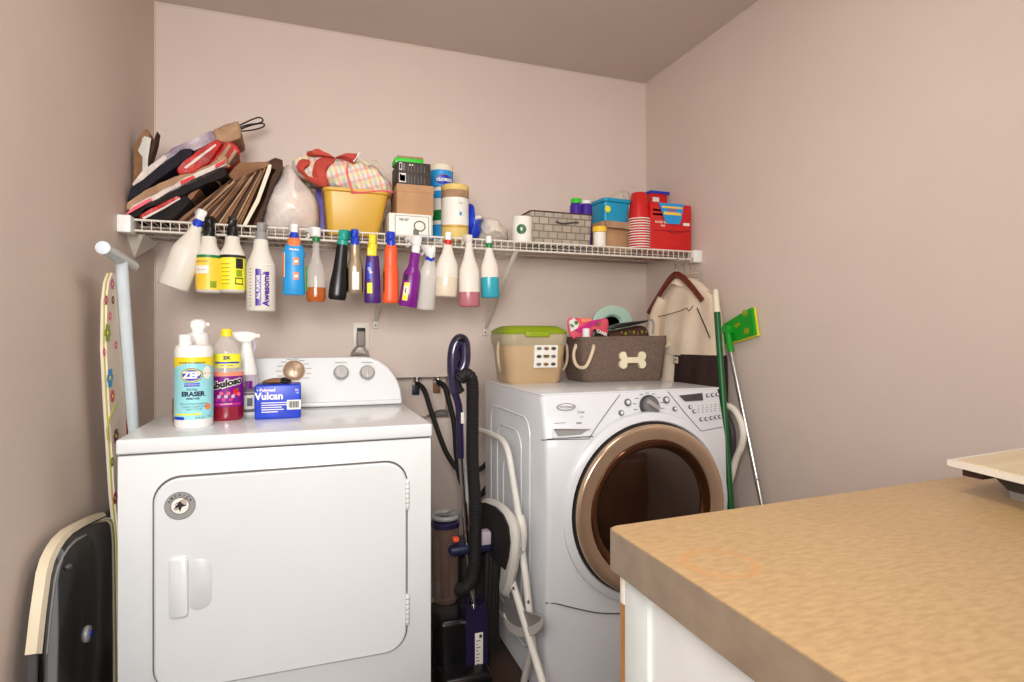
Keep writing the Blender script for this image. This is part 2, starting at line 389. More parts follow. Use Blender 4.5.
# ================================================================ dryer
DX0, DX1, DY0, DY1, DZ = -.4064, .3306, 1.577, 2.24, .915
t = thing('dryer', 'white front loading dryer with rounded door and dark dial console', 'dryer', V(((DX0 + DX1) / 2, (DY0 + DY1) / 2, 0)))
t['label'] = 'white dryer with plain rounded door, three knobs and a round sticker'
k = M(); k.box((DX0 + .0005, DY0 + .003, .012), (DX1 - .0005, DY1, .876), 'enamel', .003); k.build('cabinet_body', t)
k = M()
for x in (DX0 + .05, DX1 - .05):
    for y in (DY0 + .06, DY1 - .06): k.lathe([(0, .022), (.014, .02)], 'black_plastic', 12, xf=Matrix.Translation((x, y, 0)))
k.build('feet', t)
k = M(); k.box((DX0 + .005, DY0 + .006, .874), (DX1 - .005, DY1 - .005, .882), 'seam'); k.build('seam_strip', t)
k = M(); k.box((DX0 - .002, DY0 - .001, .880), (DX1 + .002, DY1, DZ), 'enamel', .005, 3); k.build('top_lid', t)
# console: a rounded hood, face leaning back
cx0_, cx1_ = DX0 + .02, DX1
yb0 = 2.068
def csec(y, top, inset_=0.):
    x0, x1 = cx0_ + inset_, cx1_ - inset_; r = .135; pts = []
    pts.append(V((x1, y, DZ + .001)))
    n = 14
    for i in range(n + 1):
        a = pi / 2 * i / n; pts.append(V((x1 - r + r * cos(a), y, top - (top - DZ - .02) + (top - DZ - .02) * sin(a))))
    for i in range(n + 1):
        a = pi / 2 * i / n; pts.append(V((x0 + r - r * sin(a), y, DZ + .02 + (top - DZ - .02) * cos(a))))
    pts.append(V((x0, y, DZ + .001)))
    return pts
zc = 1.082
def lean(pts, dy): return [V((p.x, p.y + dy * (p.z - DZ) / (zc - DZ), p.z)) for p in pts]
k = M(); k.loft([lean(csec(yb0 + .004, zc - .004, .006), .05), lean(csec(yb0 + .010, zc, .001), .05), csec(yb0 + .145, zc - .004, 0)], 'enamel'); k.build('console', t)
k = M(); k.box((cx0_ + .01, yb0 - .004, DZ + .0002), (cx1_ - .004, yb0 + .012, DZ + .016), 'enamel', .004); k.box((cx0_ + .01, yb0 - .006, DZ + .0001), (cx1_ - .004, yb0 + .006, DZ + .0022), 'seam'); k.build('console_base_strip', t)
pn = V((0, -(zc - DZ), .05)).normalized(); pp = V((0, yb0 + .0035, DZ))
up = V((0, .05, zc - DZ)).normalized()
frm = Matrix((V((1, 0, 0)), up, -V((1, 0, 0)).cross(up) * -1)).transposed().to_4x4()
def face_xf(px, py, p, n, upv):
    o = atP(px, py, p, n); rgt = upv.cross(n).normalized()
    mm = Matrix((rgt, upv, n)).transposed().to_4x4(); mm.translation = o; return mm
for px, py, r, mt, nm in ((294, 371, .034, 'bronze_knob', 'large bronze dial'), (341, 373, .025, 'knob_grey', 'small silver knob'), (367, 373, .025, 'knob_grey', 'small silver knob')):
    xf = face_xf(px, py, pp, pn, up)
    k = M(); k.lathe([(0, r * 1.06), (.006, r * 1.06), (.006, r), (.02, r * .92), (.023, r * .8)], mt, 32, xf=xf)
    k.box((-.0025, -r * .8, .02), (.0025, r * .8, .026), mt, .001, xf=xf); k.build('dial' if r > .03 else 'knob', t, nm)
k = M()
for px, py in ((294, 371),):
    for i in range(12):
        a = -2.4 + i * .42; xf = face_xf(px, py, pp, pn, up) @ Matrix.Translation((sin(a) * .048, cos(a) * .042, .0008))
        k.box((-.009, -.0012, 0), (.009, .0012, .0004), 'grey_plastic', xf=xf)
for px in (341, 367): k.box((-.02, -.0012, 0), (.02, .0012, .0005), 'grey_plastic', xf=face_xf(px, 362.5, pp, pn, up) @ Matrix.Translation((0, 0, .0006)))
k.build('dial_markings', t)
# door
def rpoly(x0, x1, z0, z1, r, y, n=8):
    return [V((p.x, y, p.y)) for p in rrect(x1 - x0, z1 - z0, r, 0, n, (x0 + x1) / 2, (z0 + z1) / 2)]
dx0, dx1, dz0, dz1 = -.330, .261, .313, .818
k = M(); k.loft([rpoly(dx0 - .0045, dx1 + .0045, dz0 - .0045, dz1 + .0045, .06, DY0 + .006), rpoly(dx0 - .0045, dx1 + .0045, dz0 - .0045, dz1 + .0045, .06, DY0 + .0018)], 'seam'); k.build('door_gap', t)
d = M()
d.loft([rpoly(dx0, dx1, dz0, dz1, .057, DY0 + .0045), rpoly(dx0, dx1, dz0, dz1, .057, DY0 - .006), rpoly(dx0 + .004, dx1 - .004, dz0 + .004, dz1 - .004, .054, DY0 - .010), rpoly(dx0 + .009, dx1 - .009, dz0 + .009, dz1 - .009, .05, DY0 - .0095)], 'enamel')
door = d.build('door', t)
k = M(); k.loft([rpoly(-.298, -.257, .488, .632, .010, DY0 - .009), rpoly(-.298, -.257, .488, .632, .010, DY0 - .014), rpoly(-.294, -.259, .492, .628, .008, DY0 - .017)], 'enamel')
def ring_dish(x0, x1, z0, z1): return [rpoly(x0, x1, z0, z1, .03, DY0 - .0101), rpoly(x0 + .002, x1 - .002, z0 + .002, z1 - .002, .028, DY0 - .0112)]
k.loft(ring_dish(-.262, -.207, .5, .622), 'enamel_shade')  # flat patch, shade of the handle recess put into darker enamel
k.build('door_handle', door)
for zz in (.73, .42):
    k = M()
    k.box((dx1 - .002, DY0 - .0125, zz - .04), (dx1 + .006, DY0 + .004, zz + .04), 'white_plastic', .002)
    for j in range(6): k.box((dx1 - .0025, DY0 - .013, zz - .036 + j * .013), (dx1 + .0065, DY0 + .004, zz - .035 + j * .013), 'seam')
    k.build('door_hinge', door)
k = M(); sc = V((-.275, DY0 - .0100, .753)); S = Matrix.Translation(sc) @ Matrix.Rotation(pi / 2, 4, 'X')
k.lathe([(0, .033), (.0008, .033)], 'ink_grey', 40, xf=S); k.lathe([(.0008, .0315), (.001, .0315)], 'grey_plastic', 40, xf=S); k.lathe([(.001, .0205), (.0012, .0205)], 'ink_grey', 40, xf=S); k.lathe([(.0012, .0185), (.0014, .0185)], 'label_white', 40, xf=S)
for i, ch in enumerate('AMERICA'):
    a = -1.1 + i * .36; k.text(ch, .0085, 'ink', None, .0002, S @ Matrix.Rotation(-a, 4, 'Z') @ Matrix.Translation((0, .0252, .0013)))
for i in range(4): k.box((-.014, -.001, 0), (.014, .001, .0002), 'dark_red', xf=S @ Matrix.Translation((.002, .011 - i * .0045, .0015)) @ Matrix.Rotation(.5, 4, 'Z'))
k.add([V((0, .012, 0)), V((-.014, -.008, 0)), V((-.004, -.003, 0)), V((0, -.014, 0)), V((.004, -.003, 0)), V((.014, .0, 0)), V((.006, .004, 0))], [(0, 1, 2, 3, 4, 5, 6)], 'ink', S @ Matrix.Translation((0, 0, .0018)))
k.build('round_sticker', door, 'round grey sticker with AMERICA and a bird')

# ================================================================ washer
WX0, WX1, WY0, WY1, WZ = .7073, 1.3933, 1.704, 2.31, .972
t = thing('washer', 'white front loading washer with bronze ringed round door', 'washing machine', V(((WX0 + WX1) / 2, (WY0 + WY1) / 2, 0)))
prof = [(.005, 1.672), (.33, 1.664), (.335, 1.664), (.60, 1.655), (.80, 1.662), (.955, 1.699), (.968, 1.706)]
k = M(); rings = []
for x, ins in ((WX0, .012), (WX0 + .006, .003), (WX0 + .012, 0), (WX1 - .012, 0), (WX1 - .006, .003), (WX1, .012)):
    rings.append([V((x, y + ins, z)) for z, y in prof] + [V((x, WY1 - .01, .968)), V((x, WY1 - .01, .005))])
k.loft(rings, 'enamel_washer'); k.build('cabinet_body', t)
k = M(); k.box((WX0 - .001, WY0 - .0, .964), (WX1 + .001, WY1, WZ), 'enamel_washer', .004, 3); k.build('top_lid', t)
# embossed side panels on the left
k = M()
def yzp(y0, y1, z0, z1, r, x): return [V((x, p.x, p.y)) for p in rrect(y1 - y0, z1 - z0, r, 0, 6, (y0 + y1) / 2, (z0 + z1) / 2)]
for (y0, y1, z0, z1) in ((1.80, 2.22, .10, .88), (1.88, 2.14, .16, .82), (1.95, 2.07, .2, .72)):
    k.tube([V((WX0 + .001, q.y, q.z)) for q in yzp(y0, y1, z0, z1, .06, 0)], .0045, 'enamel_washer', 8, closed=True, flat=1)
k.build('side_panel', t)
wp = V((0, 1.662, .80)); wup = V((0, .037, .155)).normalized(); wn = V((0, -.155, .037)).normalized()
def wf(px, py, off=.001): return face_xf(px, py, wp + wn * off, wn, wup)
def wpt(px, py, off=.0012): return atP(px, py, wp + wn * off, wn)
k = M(); k.tube([wpt(620, 394.5), wpt(610, 408), wpt(598, 425), wpt(589, 439)], .0012, 'seam', 5)
k.tube([wpt(668, 391.5), wpt(685, 413), wpt(701, 431), wpt(722.5, 427)], .0012, 'seam', 5)
k.tube([V((WX0 + .002, 1.6615, .836)), V((WX0 + .16, 1.6615 - .003, .836))], .0014, 'seam', 5)
k.tube([wpt(541, 440, .0), wpt(589, 439, .0)], .0014, 'seam', 5)
k.build('panel_seam', t)
k = M(); k.tube([V((WX0 + .001, 1.668, .326)), V((WX0 + .03, 1.6635, .324)), V((WX0 + .1, 1.662, .296)), V((WX0 + .2, 1.662, .262)), V((1.05, 1.662, .245)), V((1.2, 1.662, .262)), V((1.36, 1.663, .32)), V((WX1, 1.668, .326))], .002, 'seam', 6, 2); k.build('lower_seam', t)
# drawer pull
k = M(); q = [wpt(552, 428, .001), wpt(594, 427, .001), wpt(589, 437, .001), wpt(552, 438, .001)]
k.prism(q, wn * .003, 'enamel_washer'); q = [wpt(554, 430, .004), wpt(588, 430, .004), wpt(581, 434.5, .004), wpt(558, 436.5, .004)]
k.prism(q, wn * .0012, 'grey_plastic'); k.tube([wpt(554, 429.5, .006), wpt(590, 429.5, .006)], .0022, 'silver', 6); k.build('detergent_drawer_pull', t)
# badge
k = M(); xf = wf(566, 407); k.loft([[xf @ p for p in circ(.034, .0125, 0, 32)], [xf @ p for p in circ(.033, .0115, .003, 32)]], 'silver'); k.loft([[xf @ p for p in circ(.029, .0095, .003, 32)], [xf @ p for p in circ(.0285, .009, .0034, 32)]], 'enamel_washer')
k.text('Whirlpool', .0125, 'ink', None, .0001, xf @ Matrix.Translation((0, 0, .0038))); k.build('badge', t)
k = M(); k.text('Duet', .012, 'ink_grey', None, .0001, wf(581, 412)); k.text('HT', .008, 'ink_grey', None, 0, wf(582, 417)); k.box((-.02, -.0008, 0), (.02, .0008, .0004), 'ink_grey', xf=wf(560, 423)); k.box((-.009, -.002, 0), (.009, .002, .0004), 'ink_grey', xf=wf(579, 423)); k.build('panel_print', t)
# dial
xf = wf(649, 406)
k = M(); k.lathe([(0, .037), (.006, .037), (.012, .034)], 'dark_grey', 36, xf=xf); k.lathe([(.012, .03), (.022, .027), (.024, .024)], 'ink_grey', 36, xf=xf)
k.box((-.026, -.008, .022), (.026, .008, .033), 'knob_grey', .003, xf=xf @ Matrix.Rotation(-.6, 4, 'Z')); k.build('dial', t)
k = M()
for i in range(14):
    a = i * 2 * pi / 14; k.box((-.007, -.0011, 0), (.007, .0011, .0004), 'ink_grey', xf=xf @ Matrix.Translation((sin(a) * .055, cos(a) * .044, .0)))
k.build('dial_markings', t)
for px, py, r in ((627.5, 402.5, .0125), (621, 413, .0095), (666, 400, .0125), (674.5, 409, .0085)):
    xf = wf(px, py); k = M(); k.lathe([(0, r), (.004, r), (.004, r * .7), (.007, r * .62)], 'ink_grey', 20, xf=xf); k.lathe([(.007, r * .6), (.008, r * .5)], 'enamel_washer', 20, xf=xf); k.build('button', t)
for px, py in ((707.5, 395.5), (712.3, 395), (717, 394.5), (690, 407), (694, 411.5), (701, 419.5), (706, 419), (711, 418), (715.5, 417.3), (719.6, 416.7)):
    xf = wf(px, py); k = M(); k.lathe([(0, .007), (.003, .007), (.003, .0052), (.005, .0045)], 'ink_grey', 16, xf=xf); k.lathe([(.005, .0044), (.0056, .004)], 'enamel_washer', 16, xf=xf); k.build('button', t)
k = M()
for i in range(6):
    for j in range(4): k.box((-.004, -.0008, 0), (.004, .0008, .0004), 'ink_grey', xf=wf(698.5 + i * 4.2, 406 + j * 2.2 - i * .4))
k.build('panel_legend', t)
k = M(); k.prism([wpt(679, 395.5), wpt(702, 393), wpt(703, 400.5), wpt(685, 401.5)], wn * .002, 'dark_grey'); k.text('0:45', .010, 'ink', None, 0, wf(694, 397.5, .0035)); k.build('display', t)
# door: bezel, bronze ring, dark ring, glass
dc = V((1.073, 1.655, .590))
DXF = Matrix.Translation(dc) @ Matrix.Rotation(pi / 2, 4, 'X')   # local +z = -Y
k = M(); k.lathe([(-.01, .315), (.004, .312), (.010, .300), (.012, .288), (.006, .284)], 'enamel_washer', 72, xf=DXF); k.build('door_bezel', t)
k = M(); k.lathe([(.006, .284), (.016, .2815), (.003, .2)], 'dark_seam', 72, xf=DXF); k.build('door_gap', t)
k = M(); rp = [(.014, .277), (.026, .277), (.032, .273), (.0335, .268), (.032, .255), (.030, .240), (.027, .229), (.022, .226)]
k.lathe(rp, 'bronze', 96, xf=DXF, cap=(False, False)); dd = k.build('door', t, 'round door with a wide bronze ring')
k = M(); k.lathe([(.022, .2265), (.026, .222), (.023, .210), (.016, .200), (.009, .196)], 'dark_chrome', 96, xf=DXF, cap=(False, False)); k.build('inner_ring', dd)
k = M(); k.lathe([(.010 + .020 * (1 - (.198 * (1 - i / 20) / .198) ** 2), max(.003, .198 * (1 - i / 20))) for i in range(21)], 'dark_glass', 72, xf=DXF, cap=(False, True)); k.build('door_glass', dd)

# ================================================================ wire shelf
SZ, SY = 1.512, 2.075
t = thing('wire_shelf', 'white wire shelf spanning the back wall above both machines', 'shelf', V((.54, 2.28, SZ)))
k = M()
for y in (SY + .10, SY + .2, SY + .3, YB - .006): k.tube([(XL + .002, y, SZ - .005), (XR - .002, y, SZ - .005)], .003, 'white_wire', 6)
n = int((XR - XL - .02) / .0254)
for i in range(n):
    x = XL + .03 + i * .0254
    k.tube([(x, YB - .004, SZ), (x, SY + .003, SZ), (x, SY, SZ - .003), (x, SY, SZ - .033)], .0016, 'white_wire', 5)
k.build('wire_deck', t)
k = M(); k.tube([(XL + .03, SY, SZ), (XR - .03, SY, SZ)], .0036, 'white_wire', 8); k.tube([(XL + .03, SY, SZ - .033), (XR - .03, SY, SZ - .033)], .0036, 'white_wire', 8); k.build('front_lip', t)
for x0, x1 in ((XL, XL + .036), (XR - .042, XR)):
    k = M(); k.box((x0, SY - (.045 if x0 < 0 else .012), SZ - .046), (x1, SY + .02, SZ + .006), 'white_plastic', .003); k.build('end_bracket', t)
for X in (.765, .285):
    k = M(); a, b_ = V((X, SY + .012, SZ - .033)), V((X, YB - .008, 1.185 if X > .5 else 1.215))
    k.tube([a, b_], .0095, 'white_wire', 10, flat=.4); k.box(b_ + V((-.012, -.004, -.03)), b_ + V((.012, .008, .03)), 'white_wire', .003)
    k.lathe([(0, .004), (.003, .003)], 'ink_grey', 10, xf=Matrix.Translation(b_ + V((0, -.004, -.016))) @ Matrix.Rotation(pi / 2, 4, 'X')); k.build('support_brace', t)
k = M(); a = at(138, 236, 2.2)
k.add([V((XL + .001, 2.12, 1.475)), V((XL + .001, 2.32, 1.475)), V((XL + .001, 2.22, 1.41)), V((XL + .05, 2.12, 1.475)), V((XL + .05, 2.32, 1.475))], [(0, 1, 2), (0, 3, 4, 1), (0, 2, 3), (1, 4, 2), (3, 2, 4)], 'white_wire'); k.build('wall_clip', t)
# ================================================================ bottles hooked on the shelf lip
def align(pb, pt, depth_rot=0.):     # matrix: local z from base to top, local -y faces the camera
    z = (pt - pb).normalized(); y = V((sin(depth_rot) * -1, cos(depth_rot), 0)); x = y.cross(z).normalized(); y = z.cross(x)
    mm = Matrix((x, y, z)).transposed().to_4x4(); mm.translation = pb; return mm
HEADN = [-1]
def trigger_head(t, z, r, collar, head, trig=None, s=1., gun=True, skirt=.02):
    """collar, pump head reaching back over the lip and a finger lever, in bottle coordinates"""
    k = M(); k.lathe([(z - .004, r), (z + skirt * .8, r * 1.02), (z + skirt, r * .8)], collar, 24); k.build('collar', t, world=False)
    z2 = z + skirt; HEADN[0] += 1; yw = Matrix.Rotation(R((24, -14, 12, -20, 18, 34, -30, 10, -16, 14, 30, 26, -12, 18, -18)[HEADN[0] % 15]), 4, 'Z')
    k = M()
    secs = []
    for y, w, h0, h1 in ((-.014, .010, .012, .022), (-.010, .016, 0, .032), (.004, .019, -.002, .036), (.022, .017, .012, .036), (.040, .014, .018, .034), (.052, .013, .019, .033)):
        secs.append([V((p.x, y * s, p.y)) for p in rrect(w * 1.45 * s, (h1 - h0) * s, .005 * s, 0, 3, 0, z2 + (h0 + h1) / 2 * s)])
    k.loft(secs, head, xf=yw); k.build('spray_head', t, world=False)
    k = M(); y0 = .052 * s
    k.lathe([(0, .0065 * s), (.01 * s, .006 * s)], trig or head, 14, xf=yw @ Matrix.Translation((0, y0, z2 + .026 * s)) @ Matrix.Rotation(-pi / 2, 4, 'X')); k.build('nozzle', t, world=False)
    k = M(); k.tube([(0, .034 * s, z2 + .018 * s), (0, .044 * s, z2 + .002 * s), (0, .046 * s, z2 - .0 * s), (0, .054 * s, z2 - .0 * s + .001)], .0045 * s, trig or head, 8, 1, xf=yw); k.build('trigger', t, world=False)
def cyl_label(r, z0, z1, a0, a1, mt, k, sy=1., off=.0006, n=14, r1=None):
    r1 = r if r1 is None else r1
    rows = [[V(((rr + off) * sin(a0 + (a1 - a0) * i / n), -(rr + off) * sy * cos(a0 + (a1 - a0) * i / n), zz)) for i in range(n + 1)] for rr, zz in ((r, z0), (r1, z1))]
    k.sheet(rows, mt)
def on_cyl(r, z, sy=1., off=.0012, a=0., rotv=0.):
    cr, sr = cos(rotv), sin(rotv)
    def f(v):
        x = v.x * cr - v.y * sr; y = v.x * sr + v.y * cr
        return V(((r + off) * sin(a + x / r), -(r + off) * sy * cos(a + x / r), z + y))
    return f
HY = 2.045
GRP = 'spray bottles hooked along the shelf lip'
def hang(label, base, neck, r, prof, mt, split=None, sy=.8, seg=28, dz=0., name='spray_bottle'):
    """base / neck: image points of the bottle's foot and of its collar; prof: (fraction, radius factor)"""
    pb, pt = at(base[0], base[1], HY + dz), at(neck[0], neck[1], HY)
    t = thing(name, label, 'spray bottle', group=GRP, mtx=align(pb, pt)); L_ = (pt - pb).length
    P = [(f * L_, q * r) for f, q in prof]
    k = M()
    if split:
        lv = split[0] * L_; lo = [p for p in P if p[0] < lv]; hi = [p for p in P if p[0] > lv]
        for i in range(len(P) - 1):
            if P[i][0] < lv <= P[i + 1][0]:
                a = (lv - P[i][0]) / (P[i + 1][0] - P[i][0]); rv = P[i][1] + a * (P[i + 1][1] - P[i][1])
        k2 = M(); k2.lathe(lo + [(lv - .0002, rv)], split[1], seg, sy); k.lathe([(lv, rv)] + hi, mt, seg, sy)
        k.build('bottle_body', t, world=False); k2.build('liquid', t, world=False)
    else:
        k.lathe(P, mt, seg, sy); k.build('bottle_body', t, world=False)
    t['L'] = L_; return t, L_, r
CYL = [(0, .86), (.012, .96), (.03, 1), (.60, 1), (.66, .97), (.74, .78), (.85, .5), (.93, .38), (1, .36)]
CONE = [(0, .86), (.012, .96), (.03, 1), (.54, 1), (.62, .95), (.71, .78), (.82, .56), (.92, .42), (1, .38)]
px = lambda n, x=200: n * ppm(x, HY)
# 1 tilted plain bottle
t, L_, r = hang('plain cloudy bottle with blue collar, swinging out at an angle', (173, 288), (197, 226), px(14), CONE, 'frosted'); trigger_head(t, L_, .0145, 'blue', 'white_plastic', s=1.0)
# 2 and 3 round soap sprays
for (x, lab, lm, tm) in ((209, 'orange yellow labelled spray bottle with black head', 'honey', 'green'), (232.5, 'bright lemon yellow labelled spray bottle with black head', 'lemon', 'ink')):
    t, L_, r = hang(lab, (x, 293), (x, 237), px(12), [(0, .85), (.02, .96), (.05, 1), (.66, 1), (.72, .96), (.80, .74), (.88, .60), (1, .56)], 'frosted', sy=1)
    trigger_head(t, L_, .0165, 'black_plastic', 'black_plastic', s=0.90, skirt=.034)
    k = M(); cyl_label(r, L_ * .05, L_ * .64, -1.5, 1.5, lm, k); cyl_label(r, L_ * .61, L_ * .66, -1.5, 1.5, tm, k, off=.001)
    if lm == 'honey':
        cyl_label(r, L_ * .33, L_ * .47, -1.1, .1, 'label_white', k, off=.001); k.text('CLEAN DAY', .008, 'ink', on_cyl(r, L_ * .54, a=-.5, off=.0014)); k.text('surface spray', .006, 'ink_grey', on_cyl(r, L_ * .40, a=-.5, off=.0014))
        cyl_label(r, L_ * .08, L_ * .2, .2, .7, 'lime', k, off=.001)
    else:
        cyl_label(r, L_ * .42, L_ * .60, .35, 1.0, 'ink', k, off=.001); cyl_label(r, L_ * .14, L_ * .26, .3, 1.0, 'ink', k, off=.001); cyl_label(r, L_ * .16, L_ * .24, .36, .9, 'lemon', k, off=.0015)
        for i in range(6): cyl_label(r, L_ * (.14 + .07 * i), L_ * (.155 + .07 * i), -.9, -.1 + .05 * (i % 2), 'gold_band', k, off=.001)
        cyl_label(r, L_ * .28, L_ * .4, .4, .9, 'lime', k, off=.001)
    k.build('label', t, world=False)
# 4 tall purple print
t, L_, r = hang('large milky bottle with purple lettering up its side', (261, 312), (261, 240), px(14), [(0, .86), (.015, .97), (.04, 1), (.60, 1), (.66, .98), (.74, .8), (.88, .54), (1, .48)], 'frosted', sy=1)
trigger_head(t, L_, .0165, 'grey_plastic', 'grey_plastic', s=0.84, skirt=.028)
k = M(); a = -.05
cyl_label(r, L_ * .08, L_ * .58, -.32, .08, 'purple', k, off=.0006)
k.text('ALL PURPOSE', .0125, 'label_white', on_cyl(r, L_ * .33, a=-.12, rotv=pi / 2), .0005)
k.text('Awesome', .027, 'purple', on_cyl(r, L_ * .31, a=.42, rotv=pi / 2), .0010)
k.text('LA’S', .014, 'purple', on_cyl(r, L_ * .52, a=.3), .0004)
cyl_label(r, L_ * .63, L_ * .66, -.1, 1.2, 'ink_grey', k, off=.0004); cyl_label(r, L_ * .632, L_ * .658, -.09, 1.19, 'label_white', k, off=.0008)
for i in range(12): cyl_label(r, L_ * (.08 + i * .045), L_ * (.087 + i * .045), -.8, -.62, 'ink', k)
k.build('label', t, world=False)
# 5 blue with orange neck
t, L_, r = hang('sky blue bottle with orange neck and white trigger', (294, 295), (294, 243), px(11.5), [(0, .9), (.02, .98), (.5, .88), (.66, .86), (.8, .98), (.92, .8), (1, .55)], 'sky', sy=.6)
k = M(); k.lathe([(L_ - .012, px(7)), (L_ + .012, px(6.5)), (L_ + .016, px(5))], 'orange2', 20, .8); k.build('neck_sleeve', t, world=False)
trigger_head(t, L_ + .014, .0135, 'blue', 'white_plastic', s=0.86)
k = M(); k.text('Windex', .009, 'label_white', on_cyl(r * .95, L_ * .86, .6, .002), .0004)
for zz in (.64, .36): cyl_label(r * .88, L_ * (zz - .07), L_ * (zz + .07), -.05, .45, 'orange2', k, .6, .003); cyl_label(r * .88, L_ * (zz - .03), L_ * (zz + .02), .05, .35, 'label_white', k, .6, .004)
cyl_label(r * .9, L_ * .34, L_ * .8, -1.45, -1.0, 'orange2', k, .6, .003); cyl_label(r * .9, L_ * .34, L_ * .8, -1.0, -.9, 'label_white', k, .6, .003); k.build('label', t, world=False)
# 6 slim clear with amber liquid
t, L_, r = hang('slim clear bottle a third full of amber liquid, white head', (316, 302), (316, 241), px(10), [(0, .8), (.03, .95), (.08, 1), (.45, .98), (.56, .86), (.68, .55), (.8, .38), (1, .34)], 'clear', (.235, 'amber_liquid'), sy=.8)
trigger_head(t, L_, .0115, 'green', 'white_plastic', s=0.96, skirt=.014)
k = M(); cyl_label(r, L_ * .18, L_ * .58, -1.5, -1.0, 'bright_green', k, .8); k.build('label', t, world=False)
# 7 black with teal head
t, L_, r = hang('black bottle with a teal spray head', (337, 300), (342.5, 244), px(9.5), [(0, .8), (.03, .96), (.1, 1), (.3, .96), (.55, .76), (.8, .66), (.93, .62), (1, .6)], 'black_plastic', sy=.7)
trigger_head(t, L_, .0175, 'teal', 'teal', s=1.08, skirt=.012)
# 8 champagne with blue head
t, L_, r = hang('champagne coloured bottle with black sides and blue head', (355, 293), (355, 244), px(8.5), [(0, .9), (.03, 1), (.5, 1), (.58, .95), (.68, .72), (.8, .62), (1, .6)], 'gold_metal', sy=.8)
trigger_head(t, L_, .0145, 'blue', 'blue', s=0.84, skirt=.022)
k = M(); cyl_label(r, L_ * .03, L_ * .5, -1.9, -.95, 'black_plastic', k, .8); cyl_label(r, L_ * .03, L_ * .5, 1.0, 1.9, 'black_plastic', k, .8); cyl_label(r, L_ * .06, L_ * .42, -.4, .45, 'label_white', k, .8); k.build('label', t, world=False)
# 9 purple and yellow
t, L_, r = hang('deep purple bottle with a yellow head and neck', (372.5, 303), (372.5, 256), px(9), [(0, .9), (.03, 1), (.3, .96), (.7, .9), (.9, .8), (1, .74)], 'grape', sy=.65)
k = M(); k.box((-px(6), -.016, L_ - .002), (px(4), .014, L_ + .028), 'yellow', .004); k.build('neck_sleeve', t, world=False)
trigger_head(t, L_ + .028, .0165, 'yellow', 'yellow', s=0.96, skirt=.014)
k = M(); cyl_label(r * .95, L_ * .2, L_ * .42, -.75, -.1, 'lemon', k, .65, .002); cyl_label(r * .93, L_ * .5, L_ * .85, -.8, -.2, 'blue', k, .65, .002); k.text('OXI', .012, 'label_white', on_cyl(r * .9, L_ * .68, .65, .004, -.4, -1.2), .0004); k.build('label', t, world=False)
# 10 orange
t, L_, r = hang('orange red bottle with a ribbed neck and blue head', (390.5, 303), (391, 245), px(9), [(0, .88), (.02, .98), (.06, 1), (.5, .96), (.62, .86), (.68, .78), (.7, .82), (.74, .78), (.76, .82), (.8, .78), (.82, .82), (.86, .78), (.88, .8), (.95, .72), (1, .6)], 'orange', sy=.75)
trigger_head(t, L_, .0145, 'blue', 'blue', s=0.90, skirt=.016)
k = M(); k.text('HAND SOAP', .012, 'ink', on_cyl(r, L_ * .36, .75, .002, -1.0, -pi / 2), .0004); k.build('label', t, world=False)
# 11 violet
t, L_, r = hang('glossy violet bottle with a slim neck and white head', (407.5, 307), (415.5, 252), px(10.5), [(0, .9), (.02, 1), (.3, .98), (.55, .95), (.62, .88), (.7, .62), (.76, .54), (.96, .52), (1, .45)], 'violet', sy=.75)
trigger_head(t, L_, .0145, 'white_plastic', 'white_plastic', s=1.02, skirt=.022)
k = M(); cyl_label(r, L_ * .1, L_ * .42, -.85, -.25, 'lemon', k, .75, .001); cyl_label(r, L_ * .2, L_ * .36, -.75, -.35, 'label_white', k, .75, .0015); cyl_label(r, L_ * .46, L_ * .56, -.9, -.5, 'ink', k, .75, .001); k.text('Clean', .008, 'ink', on_cyl(r, L_ * .28, .75, .002, -.55, -1.4), .0003); k.build('label', t, world=False)
# 12 see-through with tall white trigger
t, L_, r = hang('see through bottle with blue collar and tall white trigger', (425, 309), (430, 260), px(11), CONE[:3] + [(.55, 1), (.72, .98), (.84, .78), (.93, .6), (1, .5)], 'frosted_pale', dz=.04)
trigger_head(t, L_, .0145, 'blue', 'white_plastic', s=1.08, skirt=.012)
k = M(); k.tube([(0, -.008, L_ + .01), (.004, -.014, L_ + .03), (.004, -.012, L_ + .05)], .008, 'white_plastic', 10, 1); k.build('lever', t, world=False)
# 13-15
t, L_, r = hang('milky bottle with red collar, next to the pink one', (446, 297), (448, 244), px(12.6), CONE, 'frosted', (.36, 'clear_warm')); trigger_head(t, L_, .0135, 'red', 'white_plastic', s=0.84, skirt=.014)
t, L_, r = hang('milky bottle with a little pink liquid in the bottom', (469.5, 307), (469, 248), px(12.3), CONE, 'frosted', (.25, 'pink_liquid')); trigger_head(t, L_, .013, 'frosted', 'frosted', s=0.84, skirt=.02)
t, L_, r = hang('milky bottle with green collar, half full of teal liquid', (490.5, 298), (489, 247), px(10.8), CONE, 'frosted', (.40, 'teal_liquid')); trigger_head(t, L_, .0125, 'green', 'white_plastic', s=0.78, skirt=.014)

# ================================================================ on the dryer
def stand(px_, py_, z, name, label, cat, **kw):
    p = atZ(px_, py_, z); t = thing(name, label, cat, p, facing(p) + kw.get('rz', 0), kw.get('group')); return t, p, (V((p.x, p.y, 0)).length and (p.x * S_ + p.y * C_) / F)
